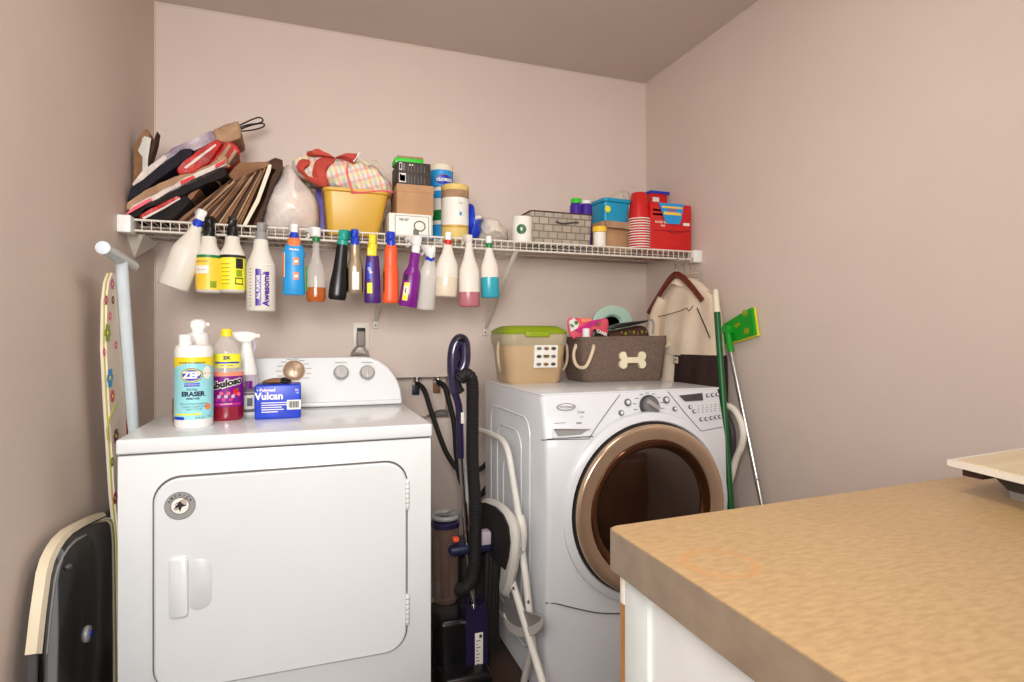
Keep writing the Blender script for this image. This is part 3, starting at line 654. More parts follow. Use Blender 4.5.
# big white and cyan bottle
t, p, q = stand(194, 425.5, DZ, 'cleaner_bottle', 'large round white bottle with a pale cyan ERASER label', 'bottle')
r = 17.2 * q; hb = 80 * q
k = M(); k.lathe([(0, r * .93), (.004, r), (hb * .95, r), (hb, r * .92), (hb + .002, r * .5)], 'white_plastic', 48); k.build('bottle_body', t, world=False)
k = M(); k.lathe([(hb, 6 * q), (hb + 10 * q, 6 * q), (hb + 11 * q, 5 * q)], 'white_plastic', 24, xf=Matrix.Translation((-7.5 * q, 0, 0))); k.build('cap', t, world=False)
k = M(); zt_ = hb * .86
cyl_label(r, hb * .10, zt_, -1.55, 1.55, 'pale_cyan', k, n=30); cyl_label(r, hb * .72, zt_, -1.55, 1.55, 'yellow', k, off=.0009, n=30)
# curved yellow cap area: cyan lobe rising into it
rows = [[V(((r + .0011) * sin(a), -(r + .0011) * cos(a), hb * .70)) for a in [-1.5 + i * .1 for i in range(31)]], [V(((r + .0011) * sin(a), -(r + .0011) * cos(a), hb * (.70 + .09 * max(0, cos(a))))) for a in [-1.5 + i * .1 for i in range(31)]]]
k.sheet(rows, 'pale_cyan')
def disc_on(r, z, a, w, h, mt, off, n=28):
    f = on_cyl(r, z, 1, off, a); ring = [f(V((w * cos(2 * pi * i / n), h * sin(2 * pi * i / n), 0))) for i in range(n)]; k.add([f(V((0, 0, 0)))] + ring, [(0, i + 1, (i + 1) % n + 1) for i in range(n)], mt)
disc_on(r, hb * .64, -.12, .026, .0185, 'navy', .0015); disc_on(r, hb * .64, -.12, .0245, .017, 'yellow', .0019); disc_on(r, hb * .64, -.12, .022, .0145, 'blue', .0022)
k.text('ZEP', .023, 'label_white', on_cyl(r, hb * .64, 1, .0028, -.12), .0012)
cyl_label(r, hb * .505, hb * .545, -.5, .28, 'blue', k, off=.0015); k.text('PROFESSIONAL', .0055, 'label_white', on_cyl(r, hb * .525, 1, .002, -.11))
k.text('TOTAL', .008, 'navy', on_cyl(r, hb * .465, 1, .0014, -.1), .0002); k.text('ERASER', .0165, 'navy', on_cyl(r, hb * .41, 1, .0014, -.05), .0008); k.text('REMOVER', .007, 'navy', on_cyl(r, hb * .355, 1, .0014, -.05), .0002)
k.text('FAST ACTING FORMULA', .0062, 'navy', on_cyl(r, hb * .29, 1, .0014, .0)); k.text('CLEANS TOUGH STAINS', .0055, 'navy', on_cyl(r, hb * .255, 1, .0014, .05)); k.text('READY TO USE', .0055, 'navy', on_cyl(r, hb * .225, 1, .0014, .0))
k.text('FLOOR TO WINDOW', .0065, 'navy', on_cyl(r, hb * .79, 1, .0014, -.1), .0002)
disc_on(r, hb * .67, .72, .012, .017, 'label_white', .0013); k.text('READY TO USE', .0045, 'red', on_cyl(r, hb * .66, 1, .002, .72))
disc_on(r, hb * .25, .75, .008, .0085, 'orange2', .0014); cyl_label(r, hb * .155, hb * .175, -1.1, .4, 'lemon', k, off=.0013); cyl_label(r, hb * .10, hb * .135, -1.3, -.5, 'blue', k, off=.0013); k.text('32 FL OZ', .006, 'navy', on_cyl(r, hb * .12, 1, .0014, .3)); k.text('CRL', .006, 'navy', on_cyl(r, hb * .13, 1, .0014, .85))
k.build('label', t, world=False)
# white spray behind it
t, p, q = stand(198, 419.5, DZ, 'spray_bottle', 'white spray bottle hidden behind the cyan labelled bottle', 'spray bottle')
k = M(); k.lathe([(0, 13 * q), (.01, 14 * q), (60 * q, 14 * q), (72 * q, 11 * q), (78 * q, 6 * q)], 'white_plastic', 32); k.build('bottle_body', t, world=False)
k = M(); k.lathe([(72 * q, 10 * q), (86 * q, 9.6 * q), (87 * q, 8 * q)], 'white_plastic', 28); k.lathe([(86 * q, 6 * q), (90 * q, 6 * q)], 'white_plastic', 20); k.build('collar', t, world=False)
k = M(); k.loft([rrect(12 * q, 10 * q, 3 * q, 90 * q, 4), rrect(15 * q, 12 * q, 4 * q, 93 * q, 4), rrect(14 * q, 12 * q, 4 * q, 98 * q, 4), rrect(9 * q, 8 * q, 3 * q, 100 * q, 4)], 'white_plastic'); k.tube([(6 * q, 0, 95 * q), (10 * q, 0, 95 * q)], 2.2 * q, 'white_plastic', 10); k.build('spray_head', t, world=False)
t, p, q = stand(179, 421.5, DZ, 'brown_bottle', 'small brown bottle peeking out behind the cyan labelled bottle', 'bottle')
k = M(); k.lathe([(0, 5 * q), (.003, 6 * q), (22 * q, 6 * q), (26 * q, 3 * q), (30 * q, 3 * q)], 'kraft', 20); k.build('bottle_body', t, world=False)
k = M(); k.lathe([(30 * q, 3.4 * q), (34 * q, 3.4 * q)], 'kraft_dark', 16); k.build('cap', t, world=False)
# fabuloso style bottle
t, p, q = stand(226.5, 419.5, DZ, 'cleaner_bottle', 'clear bottle of red purple cleaner with yellow cap', 'bottle')
r = 15.8 * q; sy = .75
k = M(); k.lathe([(47 * q, r), (52 * q, r * .97), (58 * q, r * .8), (62 * q, r * .86), (69 * q, r * .78), (76 * q, r * .62), (81 * q, r * .4), (84 * q, r * .33)], 'clear', 36, sy, cap=(False, True)); k.build('bottle_body', t, world=False)
k = M(); k.lathe([(0, r * .9), (2 * q, r * .98), (4 * q, r), (47 * q, r)], 'red_liquid', 36, sy); k.build('liquid', t, world=False)
k = M(); k.lathe([(83 * q, 5.2 * q), (89.5 * q, 5.2 * q), (90.5 * q, 4.4 * q)], 'yellow', 28); k.build('cap', t, world=False)
k = M(); cyl_label(r, 14 * q, 48 * q, -1.3, 1.3, 'violet', k, sy, n=24); cyl_label(r, 44 * q, 48 * q, -1.3, 1.3, 'peach', k, sy, .0010, 24)
def strip(z0, z1, a0, a1, mt, off): cyl_label(r, z0, z1, a0, a1, mt, k, sy, off, 20)
k.text('Fabuloso', .0262, 'label_white', lambda v: on_cyl(r, 36.5 * q, sy, .0018, -.12)(V((v.x, v.y + v.x * .22, 0))), .0034)
k.text('Fabuloso', .0262, 'ink', lambda v: on_cyl(r, 36.5 * q, sy, .0026, -.12)(V((v.x, v.y + v.x * .22, 0))), .0014)
for i in range(14): disc_on_a = -.4 + (i % 7) * .17; disc = None
def disc2(z, a, w, mt, off=.002):
    f = on_cyl(r, z, sy, off, a); n = 14; k.add([f(V((0, 0, 0)))] + [f(V((w * cos(2 * pi * i / n), w * sin(2 * pi * i / n), 0))) for i in range(n)], [(0, i + 1, (i + 1) % n + 1) for i in range(n)], mt)
for i in range(9): disc2((21 + (i % 3) * 3.1) * q, -.55 + i * .13, .0052, ('magenta', 'lavender', 'pink')[i % 3], .0016 + i * .0001)
disc2(29 * q, .52, .008, 'red', .003); disc2(26 * q, .7, .006, 'pink', .0032); disc2(31 * q, .66, .003, 'green', .0035); strip(15.5 * q, 17.5 * q, -.9, .9, 'magenta', .0016)
k.text('LAVENDER', .006, 'label_white', on_cyl(r, 16.6 * q, sy, .0022, 0)); k.build('label', t, world=False)
k = M(); cyl_label(r * .84, 52 * q, 66 * q, -1.2, 1.2, 'lemon', k, sy, .002, 20, r * .82); k.text('2X', .013, 'navy', on_cyl(r * .86, 62 * q, sy, .004, 0), .0008); cyl_label(r * .84, 56.5 * q, 58 * q, -.8, .9, 'blue', k, sy, .0035, 20)
k.text('concentrated', .006, 'navy', on_cyl(r * .86, 54.5 * q, sy, .004, 0)); k.build('neck_label', t, world=False)
# white spray with pink label
t, p, q = stand(246.5, 414.5, DZ, 'spray_bottle', 'white spray bottle with pink and grey label by the blue box', 'spray bottle')
k = M(); k.lathe([(0, 9.5 * q), (2 * q, 10.5 * q), (30 * q, 10.4 * q), (45 * q, 9.3 * q), (58 * q, 6.8 * q), (68 * q, 4.6 * q), (74 * q, 4 * q)], 'white_plastic', 32, .7); k.build('bottle_body', t, world=False)
k = M(); k.loft([[V((x, p_.x, p_.y)) for p_ in rrect(w_ * q, h_ * q, 2 * q, 0, 3, 0, z_ * q)] for x, w_, h_, z_ in ((-16 * q, 5, 4, 80), (-15 * q, 7, 7, 79), (-6 * q, 8, 11, 77.5), (2 * q, 8, 12, 77), (8 * q, 5, 6, 78.5))], 'white_plastic')
k.tube([(8 * q, 0, 78.5 * q), (12 * q, 0, 78.5 * q)], 2.4 * q, 'label_white', 12); k.build('spray_head', t, world=False)
k = M(); k.tube([(5 * q, 0, 76 * q), (8 * q, 0, 70 * q), (7 * q, 0, 63 * q)], 1.5 * q, 'lavender', 8, 1); k.build('trigger', t, world=False)
k = M(); cyl_label(10.5 * q, 3 * q, 28 * q, -.9, 1.2, 'ink_grey', k, .7, .0008); cyl_label(10.4 * q, 22 * q, 40 * q, -.6, 1.1, 'lavender', k, .7, .0012, r1=9.7 * q)
cyl_label(10.5 * q, 26 * q, 34 * q, -.1, .5, 'violet', k, .7, .0018); f = .6; cyl_label(10.5 * q, 6 * q, 20 * q, -.2, .7, 'label_white', k, .7, .0016); cyl_label(10.5 * q, 9 * q, 17 * q, .05, .5, 'ink_grey', k, .7, .0022); k.build('label', t, world=False)
# blue glove box
p = atZ(254.5, 420, DZ); p1 = atZ(301, 417.9, DZ); ww = (p1 - p).length; dx = (p1 - p).normalized()
mm = Matrix((dx, V((-dx.y, dx.x, 0)), V((0, 0, 1)))).transposed().to_4x4(); mm.translation = (p + p1) / 2 + V((-dx.y, dx.x, 0)) * .045
t = thing('glove_box', 'bright blue box with white Vulcan lettering on the dryer', 'box', mtx=mm)
hh = .099
k = M(); k.box((-ww / 2, -.045, 0), (ww / 2, .045, hh), 'box_blue', .005, 3); k.build('carton', t, world=False)
k = M(); y = -.0455
def bt(s, size, x, z, mt, bold=0): k.text(s, size, mt, lambda v: V((x + v.x, y, z + v.y)), bold)
bt('Vulcan', .028, -.024, .066, 'label_white', .0010); bt('• Polymed', .012, -.032, .084, 'label_white', .0004)
for i in range(5): k.box((-ww / 2 + .018, y - .0001, .046 - i * .0065), (-ww / 2 + .018 + (.07, .074, .055, .06, .044)[i], y + .0003, .0485 - i * .0065), 'label_white')
k.box((.024, y - .0002, .026), (.062, y + .0003, .054), 'label_white')
for i in range(11): k.box((.029 + i * .0026, y - .0005, .031), (.0302 + i * .0026 + (.0008 if i % 3 else 0), y, .050), 'ink')
bt('BC', .009, .052, .082, 'label_white'); bt('100', .006, .052, .074, 'label_white'); k.build('printed_panel', t, world=False)
k = M(); k.puff([V((x, -.03, z)) for x, z in ((-.052, hh + .001), (.034, hh + .001), (.03, hh + .014), (0, hh + .018), (-.04, hh + .012))], (0, .06, 0), 'kraft', amp=.003, fr=50)
k.puff([V((x, -.034, z)) for x, z in ((-.0, hh + .0015), (.04, hh + .0015), (.034, hh + .012), (.012, hh + .02), (.0, hh + .012))], (0, .05, 0), 'black_plastic', amp=.003, fr=50)
k.build('loose_film', t, world=False)
# ================================================================ things on the shelf
SD = SZ + .0025
def slab(name, label, cat, cpts, Y0, Y1, mt, group=None, crop=(100, 100, 5.12), build=True, k=None, bottom=None):
    pts = [at(crop[0] + x / crop[2], crop[1] + y / crop[2], Y0) for x, y in cpts]
    pts = [V((max(q.x, XL + .004), q.y, max(q.z, SD))) for q in pts]
    kk = k or M()
    if Y1 - Y0 > .04:
        d_ = []
        for i, q in enumerate(pts):          # finer outline, gently crumpled
            w_ = pts[(i + 1) % len(pts)]; n_ = max(1, int((w_ - q).length / .015)); d_ += [q.lerp(w_, j / n_) for j in range(n_)]
        d_ = [q + V((noise.noise(q * 40 + V((i_, 0, 0))) * .0035, 0, noise.noise(q * 40 + V((0, 7, 0))) * .0035)) for i_, q in enumerate(d_) for i_ in (0,)]
        d_ = [V((max(q.x, XL + .004), q.y, max(q.z, SD))) for q in chaikin(d_, 1)]
        c_ = sum(d_, V()) / len(d_)
        kk.loft([[q + (c_ - q).normalized() * .004 for q in d_], [q + V((0, .004, 0)) for q in d_], [q + V((0, Y1 - Y0, 0)) for q in d_]], mt)
    else: kk.prism(pts, (0, Y1 - Y0, 0), mt)
    return kk.build(name, None, label, cat, group) if build else kk
# brown bag against the corner with tissue
t = thing('paper_bag', 'brown paper bag with white tissue in the shelf corner', 'paper bag', at(140, 222, 2.17))
k = slab('', '', '', ((165, 390), (175, 230), (235, 140), (255, 165), (262, 230), (240, 400), (230, 600), (170, 600)), 2.17, 2.22, 'kraft', build=False); k.build('bag_body', t)
k = slab('', '', '', ((262, 230), (295, 155), (285, 215), (250, 330), (215, 400)), 2.165, 2.21, 'kraft_dark', build=False); k.build('bag_flap', t)
k = slab('', '', '', ((195, 260), (225, 185), (250, 190), (250, 270), (220, 295)), 2.163, 2.17, 'tissue', build=False); k.build('tissue', t)
G1 = 'folded gift bags piled on the left of the shelf'
# lavender bag with wire handles
t = thing('gift_bag', 'pale lavender folded bag on top of the pile with tan end', 'gift bag', at(180, 200, 2.3), group=G1)
k = slab('', '', '', ((165, 430), (215, 365), (300, 300), (370, 245), (480, 195), (575, 155), (600, 205), (480, 260), (350, 310), (180, 445)), 2.150, 2.30, 'bag_lavender', build=False)
slab('', '', '', ((165, 430), (215, 365), (330, 280), (345, 300), (240, 390), (178, 445)), 2.144, 2.15, 'bag_paper', build=False, k=k); k.build('bag_body', t)
k = slab('', '', '', ((575, 155), (640, 125), (710, 105), (722, 190), (660, 215), (600, 215)), 2.148, 2.30, 'kraft_light', build=False); k.build('bag_end', t)
def cp(x, y, Y, c=(100, 100, 5.12)): return at(c[0] + x / c[2], c[1] + y / c[2], Y)
k = M(); k.tube([cp(715, 130, 2.3), cp(780, 98, 2.3), cp(820, 86, 2.3), cp(840, 105, 2.3), cp(815, 120, 2.3), cp(760, 125, 2.3), cp(718, 140, 2.3)], .0028, 'ink', 8, 2); k.build('wire_handle', t)
k = M(); k.tube([cp(718, 160, 2.36), cp(780, 155, 2.36), cp(835, 140, 2.36), cp(845, 125, 2.36), cp(830, 118, 2.36), cp(775, 128, 2.36), cp(718, 150, 2.36)], .0028, 'ink', 8, 2)
k.build('wire_handle', t)
sl = [
 ('gift_bag', 'dark navy folded bag under the pale lavender one', ((115, 515), (160, 450), (300, 340), (420, 250), (470, 250), (475, 275), (380, 350), (270, 430), (150, 515)), 2.118, 2.27, 'bag_navy'),
 ('gift_bag', 'glossy red rolled bag in the middle of the pile', ((388, 355), (430, 310), (500, 255), (600, 195), (628, 212), (560, 320), (480, 370), (400, 382)), 2.105, 2.25, 'bag_red'),
 ('gift_bag', 'crumpled red bag at the upper right of the pile', ((480, 368), (560, 325), (650, 208), (690, 225), (718, 262), (712, 310), (650, 350), (600, 355)), 2.125, 2.27, 'bag_red'),
 ('gift_bag', 'thin beige folded bag below the red roll', ((100, 560), (108, 525), (250, 450), (400, 382), (560, 330), (645, 280), (655, 315), (520, 385), (300, 480), (150, 560)), 2.110, 2.26, 'kraft_light'),
 ('gift_bag', 'white and pink striped folded bag across the pile', ((90, 592), (160, 545), (300, 470), (430, 400), (560, 345), (640, 300), (648, 330), (500, 395), (330, 485), (150, 580), (95, 605)), 2.10, 2.25, 'bag_paper'),
 ('gift_bag', 'black folded bag sloping beneath the striped one', ((140, 592), (240, 540), (420, 440), (560, 385), (645, 340), (650, 385), (520, 440), (400, 500), (220, 560), (180, 605)), 2.096, 2.25, 'bag_black'),
 ('gift_bag', 'red folded bag with white edge near the shelf', ((188, 600), (230, 570), (330, 520), (395, 490), (412, 500), (330, 550), (225, 610)), 2.088, 2.20, 'bag_red'),
 ('gift_bag', 'black filler for the dark gap lowest in the pile', ((225, 612), (330, 555), (440, 480), (470, 520), (420, 570), (375, 615)), 2.092, 2.25, 'bag_black'),  # black shape put in where the pile has only a dark gap
]
for nm, lab, pts, y0, y1, mt in sl:
    k = M(); slab('', '', '', pts, y0, y1, mt, build=False, k=k)
    if 'striped' in lab: slab('', '', '', ((100, 590), (170, 548), (260, 500), (265, 515), (150, 580)), y0 - .003, y0, 'pink', build=False, k=k); slab('', '', '', ((410, 415), (480, 385), (485, 400), (415, 435)), y0 - .003, y0, 'red', build=False, k=k); slab('', '', '', ((590, 330), (640, 305), (642, 322), (590, 350)), y0 - .003, y0, 'red', build=False, k=k)
    if 'near the shelf' in lab: slab('', '', '', ((215, 603), (330, 545), (408, 500), (412, 506), (330, 556), (225, 611)), y0 - .003, y0, 'bag_paper', build=False, k=k)
    if 'rolled' in lab: slab('', '', '', ((430, 345), (500, 290), (590, 225), (596, 232), (505, 305), (440, 352)), y0 - .003, y0, 'bag_paper', build=False, k=k)
    if 'crumpled' in lab:
        slab('', '', '', ((600, 300), (660, 225), (672, 232), (620, 318)), y0 - .003, y0, 'kraft_light', build=False, k=k); slab('', '', '', ((640, 330), (690, 250), (700, 262), (660, 345)), y0 - .003, y0, 'kraft_light', build=False, k=k)
        slab('', '', '', ((655, 330), (708, 262), (714, 300), (690, 330)), y0 - .005, y0, 'kraft_dark', build=False, k=k)
    k.build('gift_bag', None, lab, 'gift bag', G1)
# dark filler behind: large black bag
# folded kraft bag zigzag
slab('gift_bag', 'folded kraft paper bag bent in a zigzag beside the pile', 'gift bag', ((436, 505), (470, 460), (540, 388), (600, 375), (625, 400), (600, 425), (560, 395), (520, 440), (455, 525)), 2.115, 2.28, 'kraft', G1)

# stack of folded grocery bags, leaning
G2 = 'folded brown grocery bags standing in a leaning row'
NB = 22
for i in range(NB):
    f = i / (NB - 1)
    bx_, by_ = 378 + f * 330, 640
    tx_, ty_ = 650 + f * 195, 428 - f * 70 + 10 * sin(i * 2.3)
    w_ = 11 + 4 * sin(i * 1.7)
    p0, p1 = cp(bx_, by_ - 8, 2.14 + .004 * sin(i * 3)), cp(tx_, ty_, 2.14 + .004 * sin(i * 3))
    p0.z = SD + .001; d = (p1 - p0); n_ = V((d.z, 0, -d.x)).normalized() * .0032
    k = M(); k.prism([p0 - V((.0028 / max(.3, d.normalized().z), 0, 0)), p0 + V((.0028 / max(.3, d.normalized().z), 0, 0)), p1 + n_ * .8, p1 - n_ * .8], (0, .27, 0), ('kraft', 'kraft_dark', 'kraft', 'kraft_light', 'kraft_dark')[(i * 7) % 5])
    k.build('grocery_bag', None, 'flat brown grocery bag in the leaning row on the shelf', 'paper bag', G2)
t = thing('grocery_bag', 'opened brown grocery bag wrapped around the leaning row', 'paper bag', cp(800, 640, 2.25))
k = slab('', '', '', ((785, 645), (840, 520), (880, 390), (905, 350), (930, 350), (890, 430), (850, 540), (815, 650)), 2.135, 2.40, 'kraft_dark', build=False); k.build('side_panel', t)
k = slab('', '', '', ((650, 385), (700, 320), (860, 315), (895, 292), (935, 305), (930, 350), (905, 360), (870, 335), (690, 415)), 2.15, 2.41, 'kraft', build=False)
slab('', '', '', ((862, 318), (895, 295), (935, 308), (930, 352), (905, 362), (880, 345)), 2.143, 2.15, 'kraft_dark', build=False, k=k); k.build('top_flap', t)
k = slab('', '', '', ((728, 645), (800, 505), (864, 328), (878, 332), (874, 360), (816, 520), (746, 648)), 2.13, 2.139, 'cream', build=False); k.build('white_sheet', t)

# translucent plastic bag
CB = (250, 130, 6.82)
def poly(pts, Y, c=CB): return [V((q.x, q.y, max(q.z, SD))) for q in [cp(x, y, Y, c) for x, y in pts]]
t = thing('plastic_bag', 'stuffed translucent white plastic bag beside the yellow bin', 'bag', at(293, 235, 2.26))
k = M(); k.puff(poly(((60, 655), (75, 480), (150, 330), (225, 200), (290, 190), (330, 270), (430, 380), (480, 480), (480, 600), (450, 690), (250, 700), (110, 690)), 2.14), (0, .24, 0), 'vinyl_bag', sm=2, amp=.012, fr=16, k=9); k.build('bag_body', t)
k = M(); rows = [[cp(x0 + (x1 - x0) * j / 2, y_, 2.148 - .004 * (j == 1)) for j in range(3)] for x0, x1, y_ in ((215, 262, 195), (218, 246, 300), (215, 242, 420), (222, 250, 560))]
k.sheet(rows, 'tissue'); k.build('tied_handle', t)
t = thing('purple_box', 'narrow purple box wedged between plastic bag and yellow bin', 'box', at(320, 235, 2.3))
k = M(); k.prism(poly(((452, 700), (450, 372), (496, 380), (512, 700)), 2.28), (0, .1, 0), 'purple'); k.build('carton', t)
k = M(); k.text('SOS', .02, 'label_white', lambda v: cp(480, 470, 2.278) + V((v.y, 0, -v.x)), .0005); k.build('label', t)
# yellow bin
Yb_ = 2.13; pl, pr = cp(502, 380, Yb_, CB), cp(958, 380, Yb_, CB); bl, br_ = cp(532, 690, Yb_, CB), cp(888, 690, Yb_, CB)
ztop = cp(720, 395, Yb_, CB).z; cxx = (pl.x + pr.x) / 2; cb = (bl.x + br_.x) / 2; WT, WB = pr.x - pl.x, br_.x - bl.x; D_ = .22
t = thing('storage_bin', 'mustard yellow plastic bin holding a plaid bag', 'bin', V((cb, Yb_ + .12, SD)))
k = M(); cy_ = Yb_ + .015 + D_ / 2
k.loft([rrect(WB * .94, D_ * .84, .02, SD, 5, cb, cy_), rrect(WB, D_ * .88, .024, SD + .01, 5, cb, cy_), rrect(WT * .98, D_, .028, ztop - .012, 5, cxx, cy_), rrect(WT * .96, D_ * .97, .026, ztop - .012, 5, cxx, cy_), rrect(WB * .96, D_ * .8, .02, SD + .012, 5, cb, cy_)], 'bin_yellow'); k.build('bin_body', t)
k = M(); k.loft([rrect(WT * .98, D_, .028, ztop - .014, 5, cxx, cy_), rrect(WT * 1.03, D_ * 1.05, .03, ztop - .010, 5, cxx, cy_), rrect(WT * 1.03, D_ * 1.05, .03, ztop, 5, cxx, cy_), rrect(WT * .96, D_ * .97, .026, ztop, 5, cxx, cy_), rrect(WT * .95, D_ * .96, .026, ztop - .014, 5, cxx, cy_)], 'bin_yellow'); k.build('rim', t)
k = M(); k.lathe([(0, .014), (.001, .013)], 'label_white', 20, xf=Matrix.Translation((cb, Yb_ + .022, SD + .04)) @ Matrix.Rotation(pi / 2, 4, 'X'))
k = None
# plaid tote
t = thing('plaid_bag', 'pastel plaid cloth bag with red bands slumped over the yellow bin', 'bag', at(345, 190, 2.22))
PP = 2.145
k = M(); k.puff([cp(x, y, PP, CB) for x, y in ((290, 185), (330, 150), (420, 140), (520, 165), (640, 180), (760, 185), (850, 210), (940, 300), (985, 370), (975, 425), (900, 420), (740, 440), (680, 425), (580, 375), (480, 350), (350, 300), (290, 235))], (0, .2, 0), 'plaid', sm=2, amp=.016, fr=22, k=11, p=4); k.build('bag_body', t)
k = M(); k.puff([cp(x, y, PP - .010, CB) for x, y in ((470, 185), (560, 178), (600, 195), (540, 235), (515, 290), (545, 370), (510, 385), (450, 350), (420, 290), (430, 230))], (0, .03, 0), 'brick_cloth', sm=2, amp=.006, fr=34, end=.7)
k.puff([cp(x, y, PP - .008, CB) for x, y in ((385, 130), (470, 115), (520, 150), (600, 175), (560, 190), (460, 170), (400, 165))], (0, .05, 0), 'brick_cloth', sm=2, amp=.006, fr=34, end=.7)
k.puff([cp(x, y, PP - .008, CB) for x, y in ((640, 155), (730, 143), (748, 160), (715, 215), (690, 205), (640, 180), (570, 178))], (0, .05, 0), 'brick_cloth', sm=2, amp=.006, fr=34, end=.7)
k.puff([cp(x, y, PP - .008, CB) for x, y in ((345, 185), (400, 195), (405, 215), (360, 245), (350, 290), (420, 330), (540, 365), (520, 385), (420, 350), (330, 280), (320, 240))], (0, .03, 0), 'brick_cloth', sm=2, amp=.006, fr=34, end=.7); k.build('red_band', t)
k = M(); k.tube([cp(x, y, PP - .012, CB) for x, y in ((665, 230), (660, 300), (680, 370), (705, 425))], .003, 'pink', 6, 2); k.tube([cp(x, y, PP - .004, CB) for x, y in ((690, 428), (800, 425), (900, 412), (975, 425))], .003, 'pink', 6, 2); k.build('piping', t)
k = M(); k.tube([cp(x, y, PP + .0, CB) for x, y in ((740, 190), (790, 240), (830, 240), (820, 200), (860, 200), (900, 240), (940, 300))], .006, 'cream', 8, 2, flat=.5); k.tube([cp(x, y, PP + .0, CB) for x, y in ((748, 155), (705, 215))], .004, 'paper', 6); k.build('strap', t)

# cartons
def carton(name, label, cat, x0, x1, ytop, Y, depth, zb, mt, rz=0, group=None, r=.001):
    a, b_ = at(x0, 240, Y), at(x1, 240, Y); z1 = at((x0 + x1) / 2, ytop, Y).z
    t = thing(name, label, cat, V(((a.x + b_.x) / 2, Y + depth / 2, zb)), rz, group); w_ = (b_.x - a.x)
    k = M(); k.box((-w_ / 2, -depth / 2, 0), (w_ / 2, depth / 2, z1 - zb), mt, r); k.build('carton', t, world=False)
    return t, w_, z1 - zb, z1
def front(k, w_, depth, h_, off=.0006):
    def f(u, v): return V((-w_ / 2 + u * w_, -depth / 2 - off, v * h_))
    return f
def rectf(k, f, u0, v0, u1, v1, mt): k.add([f(u0, v0), f(u1, v0), f(u1, v1), f(u0, v1)], [(0, 1, 2, 3)], mt)
def tx(k, f, w_, s, size, u, v, mt, bold=0, ang=0):
    o = f(u, v); ca, sa = cos(ang), sin(ang); k.text(s, size, mt, lambda q: V((o.x + q.x * ca - q.y * sa, o.y - .0004, o.z + q.x * sa + q.y * ca)), bold)
t, w_, h_, z1 = carton('white_box', 'white box with a drawing of a ring, lowest of the stacked cartons', 'box', 389, 432.5, 214, 2.13, .18, SD, 'label_white')
k = M(); f = front(k, w_, .18, h_)
for u0, v0, u1, v1 in ((.13, .0, .145, .92), (.13, .9, .92, .92), (.905, .0, .92, .92), (.97, 0, .98, 1)): rectf(k, f, u0, v0, u1, v1, 'ink_grey')
tx(k, f, w_, 'NC-07', .012, .34, .74, 'ink', .0004); o = f(.7, .5); k.tube([V((o.x + .020 * cos(a), o.y, o.z + .018 * sin(a))) for a in [i * pi / 10 for i in range(20)]], .0025, 'ink_grey', 6, closed=True); rectf(k, f, .55, .12, .68, .35, 'ink_grey'); rectf(k, f, .6, .0, .95, .14, 'sky'); k.build('printed_panel', t, world=False)
t, w_, h_, zz1 = carton('cardboard_box', 'plain brown cardboard box stacked in the middle of three', 'box', 397, 433.5, 185, 2.14, .16, z1 + .0005, 'cardboard')
k = M(); k.box((-w_ / 2 - .001, -.0815, h_ * .74), (w_ / 2 + .001, .0815, h_ + .0006), 'cardboard', .001); k.build('lid', t, world=False)
t, w_, h_, z2 = carton('dark_box', 'dark brown printed box on top of the cardboard box', 'box', 398, 430.5, 162.5, 2.145, .15, zz1 + .0015, 'dark_box')
k = M(); f = front(k, w_, .15, h_); rectf(k, f, .03, .08, .24, .48, 'paper'); rectf(k, f, .1, .12, .22, .4, 'red'); rectf(k, f, .05, .14, .1, .44, 'sky'); rectf(k, f, .04, .62, .12, .95, 'label_white'); rectf(k, f, .055, .66, .105, .91, 'ink'); rectf(k, f, .14, .6, .22, .92, 'ink_grey')
for i in range(6):
    for j in range(2): rectf(k, f, .30 + i * .1, .06 + (.5 if j else 0), .318 + i * .1, .42 + (.5 if j else 0) - .08 * (i % 2), 'ink_grey')
rectf(k, f, .34, .84, .38, .91, 'label_white'); rectf(k, f, .42, .84, .46, .91, 'label_white'); k.build('printed_panel', t, world=False)
t = thing('green_case', 'bright green flat case with pale lid on the dark box', 'case', V((at(410, 240, 2.16).x, 2.21, z2 + .0005)))
w_ = 29 * ppm(410, 2.16); k = M(); k.box((-w_ / 2, -.04, 0), (w_ / 2, .04, .022), 'bright_green', .004); k.build('case_body', t, world=False)
k = M(); k.box((-w_ / 2 + .01, -.034, .0222), (w_ / 2, .036, .031), 'kraft_light', .004); k.build('case_lid', t, world=False)
# canisters
def can(name, label, x, Y, rpx, ytop, zb, parts, cat='canister', group=None, n=36):
    p = at(x, 240, Y); p.z = zb; t = thing(name, label, cat, p, facing(p), group); q = ppm(x, Y); zt_ = at(x, ytop, Y - rpx * q * .0).z; h_ = zt_ - zb; return t, rpx * q, h_
t, r, h_ = can('wipes_canister', 'blue banded wipes canister, lower of the two stacked behind', 443, 2.30, 11, 189, SD, None)
k = M(); k.lathe([(0, r * .96), (.003, r), (h_ - .002, r), (h_, r * .96)], 'label_white', 32); k.build('canister_body', t, world=False)
k = M(); cyl_label(r, h_ * .1, h_ * .35, -1.5, 1.5, 'sky', k); cyl_label(r, h_ * .42, h_ * .6, -1.5, .1, 'green', k); cyl_label(r, h_ * .42, h_ * .65, 0, 1.5, 'navy', k, off=.001); cyl_label(r, h_ * .8, h_ * .93, -1.5, 1.5, 'sky', k); k.build('label', t, world=False)
zb = SD + h_ + .0005
t, r, h_ = can('wipes_canister', 'CLOROX wipes canister with cream lid, topmost behind the boxes', 441, 2.30, 12, 166.5, zb, None)
k = M(); k.lathe([(0, r * .96), (.003, r), (h_ * .72, r), (h_ * .72, r * .96)], 'sky', 40); k.build('canister_body', t, world=False)
k = M(); k.lathe([(h_ * .72, r * 1.02), (h_ * .95, r * 1.02), (h_, r * .94)], 'cream', 40); k.build('lid', t, world=False)
